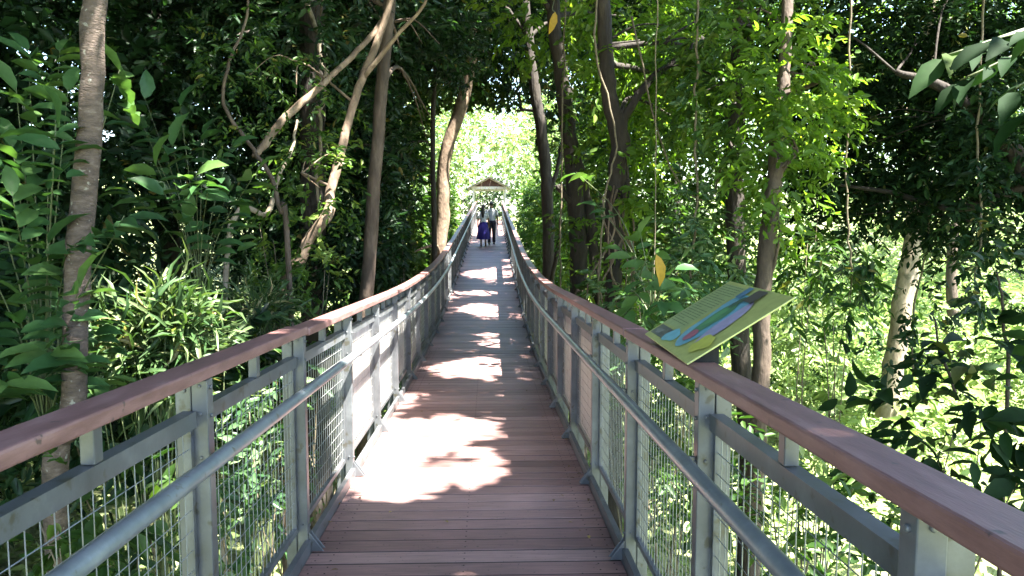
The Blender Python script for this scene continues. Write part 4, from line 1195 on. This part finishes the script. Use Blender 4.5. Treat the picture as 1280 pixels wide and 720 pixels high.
for i in range(60):
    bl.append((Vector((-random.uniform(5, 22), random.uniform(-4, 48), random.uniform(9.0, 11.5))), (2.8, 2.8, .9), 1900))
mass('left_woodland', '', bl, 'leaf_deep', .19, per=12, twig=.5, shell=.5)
bl3 = []
bl = []
for i in range(46):
    a = random.uniform(0, 1); y = 20 + 36 * a + random.uniform(-3, 3)
    x = 8 + 22 * random.random() * (.5 + a)
    if x < 14 and y > 40: x += 5
    bl.append((Vector((x, y + 6, ground_z(x, y) + random.uniform(.3, 2.2))), (2.4, 2.0, 1.7), 900))
for i in range(60):
    x = random.uniform(4, 60); y = random.uniform(44, 70) - x * .25
    bl.append((Vector((x, y, random.uniform(-1, 13))), (3.0, 2.5, 2.6), 1200))
for i in range(60):
    x = random.uniform(26, 60); y = random.uniform(10, 50)
    bl.append((Vector((x, y, random.uniform(-1, 14))), (3.0, 3.0, 2.6), 1100))
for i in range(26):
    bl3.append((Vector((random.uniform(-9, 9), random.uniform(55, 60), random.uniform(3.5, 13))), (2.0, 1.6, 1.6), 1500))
for i in range(34):
    x = random.uniform(-14, 10); y = random.uniform(56, 66)
    bl.append((Vector((x, y, random.uniform(.5, 12))), (2.8, 2.5, 2.6), 1200))
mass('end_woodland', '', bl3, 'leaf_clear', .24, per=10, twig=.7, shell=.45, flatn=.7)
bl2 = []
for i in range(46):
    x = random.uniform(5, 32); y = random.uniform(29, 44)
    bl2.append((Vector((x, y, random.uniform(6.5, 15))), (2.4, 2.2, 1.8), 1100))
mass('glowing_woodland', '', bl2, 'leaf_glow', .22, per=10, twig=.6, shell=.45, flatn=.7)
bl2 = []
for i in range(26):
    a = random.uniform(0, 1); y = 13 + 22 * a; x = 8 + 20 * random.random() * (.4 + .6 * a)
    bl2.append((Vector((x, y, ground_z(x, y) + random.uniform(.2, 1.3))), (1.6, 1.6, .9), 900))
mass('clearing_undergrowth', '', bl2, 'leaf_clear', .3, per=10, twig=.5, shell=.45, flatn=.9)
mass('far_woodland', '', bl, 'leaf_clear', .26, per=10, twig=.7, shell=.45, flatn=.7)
bl = []
for i in range(26):
    x = random.uniform(3.6, 9); y = random.uniform(14, 36)
    bl.append((Vector((x, y, random.uniform(4.6, 10.5))), (1.9, 1.9, 1.2), 1200))
for i in range(30):
    x = random.uniform(3.2, 8); y = random.uniform(17, 42)
    bl.append((Vector((x, y, random.uniform(-1.5, 7.5))), (1.3, 1.6, 1.4), 1100))
for i in range(26):
    x = random.uniform(9, 24); y = random.uniform(-6, 7)
    bl.append((Vector((x, y, random.uniform(-1.5, 9))), (1.9, 1.9, 1.6), 1100))
mass('right_woodland', '', bl, 'leaf_mid', .17, per=12, twig=.5, shell=.5)

for i in range(1):
    shrub('dense shrub with leaves coloured as in shade filling the view through the shelter', [(Vector((-.5, 53.0, 2.6)), (1.1, .7, 1.2), 2600), (Vector((.9, 53.2, 2.7)), (1.1, .7, 1.3), 2600)], 'leaf_deep', L=.14)  # deep leaf colour stands in for the shade behind the shelter
shrub('bright yellow green boughs closing the gap above the shelter', [B(570, 175, 46, 36, 34, 1.5, 1.1, .2), B(645, 185, 46, 40, 45, 1.5, 1.4, .2), B(608, 160, 50, 50, 30, 2, 1.0, .2)], 'leaf_clear', L=.2, name='tree_boughs', nst=8)

# ground cover: low leaves over the forest floor on both sides
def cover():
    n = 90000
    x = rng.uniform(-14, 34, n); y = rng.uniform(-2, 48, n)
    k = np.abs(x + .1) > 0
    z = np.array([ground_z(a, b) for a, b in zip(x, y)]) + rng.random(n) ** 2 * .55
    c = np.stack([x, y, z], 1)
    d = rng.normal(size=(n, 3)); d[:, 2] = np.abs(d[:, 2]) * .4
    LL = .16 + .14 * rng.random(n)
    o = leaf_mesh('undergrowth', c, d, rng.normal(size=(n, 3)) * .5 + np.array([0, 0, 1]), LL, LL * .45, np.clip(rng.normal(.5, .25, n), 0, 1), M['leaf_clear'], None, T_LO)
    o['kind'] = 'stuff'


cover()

# fallen leaves on the deck
lv = []
for i, (u, v, s) in enumerate([(690, 448, .05), (708, 546, .06), (712, 551, .05), (680, 500, .04), (425, 630, .07), (735, 590, .05), (655, 400, .05), (560, 655, .04), (668, 475, .04), (700, 620, .03), (520, 470, .04)]):
    p = deck_pt(u, v) + Vector((0, 0, .008))
    o = leaf_mesh('fallen_leaf', np.array([p]), np.array([[random.uniform(-1, 1), random.uniform(-1, 1), .05]]), np.array([[.15, .1, 1.]]), np.array([s]), np.array([s * .55]), np.array([random.random()]), M['leaf_gold'] if i == 4 else M['leaf_dry'], None, T_HI)
    if i == 4: tag(o, 'yellow fallen leaf on the deck beside the left kick plate', 'leaf', 'fallen leaves on the deck')
    else: tag(o, 'small dry fallen leaf lying on the walkway deck', 'leaf', 'fallen leaves on the deck')
protos = []
for i in range(6):
    a = random.uniform(0, 6.28)
    protos.append(leaf_mesh('fallen_leaf', np.zeros((1, 3)), np.array([[1, 0, .08]]), np.array([[random.uniform(-.2, .2), random.uniform(-.2, .2), 1.]]), np.array([.05]), np.array([.024]), np.array([random.random()]), M['leaf_dry'], None, T_HI))
for i in range(66):
    y = 2.6 + 12 * random.random() ** 1.4
    off = random.choice((-1, 1)) * (.74 - abs(random.gauss(0, .14)))
    o = protos[i] if i < 6 else protos[i % 6].copy()
    if i >= 6: COL.objects.link(o)
    o.location = (cx(y) + off, y, dz(y) + .006); o.rotation_euler = (random.uniform(-.1, .1), random.uniform(-.1, .1), random.uniform(0, 6.28))
    k = random.uniform(.35, 1.0); o.scale = (k, k, k)
    tag(o, 'small dry fallen leaf lying on the walkway deck', 'leaf', 'fallen leaves on the deck')
#@@END@@

# ================================================================== light, sky, camera
w = bpy.data.worlds.new('World'); scene.world = w; w.use_nodes = True
nt = w.node_tree
bg = nt.nodes['Background']
sky = nt.nodes.new('ShaderNodeTexSky'); sky.sky_type = 'NISHITA'; sky.sun_disc = False
elev = math.asin(SUN.z); az = math.atan2(SUN.x, SUN.y)
sky.sun_elevation = elev; sky.sun_rotation = az
nt.links.new(sky.outputs[0], bg.inputs[0]); bg.inputs[1].default_value = .10
sl = bpy.data.lights.new('sun', 'SUN'); sl.energy = 5.0; sl.angle = math.radians(.53); sl.color = (1, .95, .87)
so = bpy.data.objects.new('sun', sl); COL.objects.link(so)
so.rotation_euler = SUN.to_track_quat('Z', 'Y').to_euler()
cam = bpy.data.cameras.new('camera'); cam.lens = 36 * F / 1280; cam.sensor_width = 36; cam.clip_start = .05; cam.clip_end = 1000
co = bpy.data.objects.new('camera', cam); COL.objects.link(co)
co.matrix_world = Matrix.Translation(CAM) @ RM.to_4x4()
scene.camera = co
vs = scene.view_settings; vs.view_transform = 'Standard'; vs.look = 'None'; vs.exposure = 3.7; vs.gamma = 1
cy = scene.cycles
cy.use_denoising = True
cy.max_bounces = 8; cy.diffuse_bounces = 4; cy.glossy_bounces = 3; cy.transmission_bounces = 4; cy.transparent_max_bounces = 4
cy.sample_clamp_indirect = 6
print('LEAVES', NLEAF)
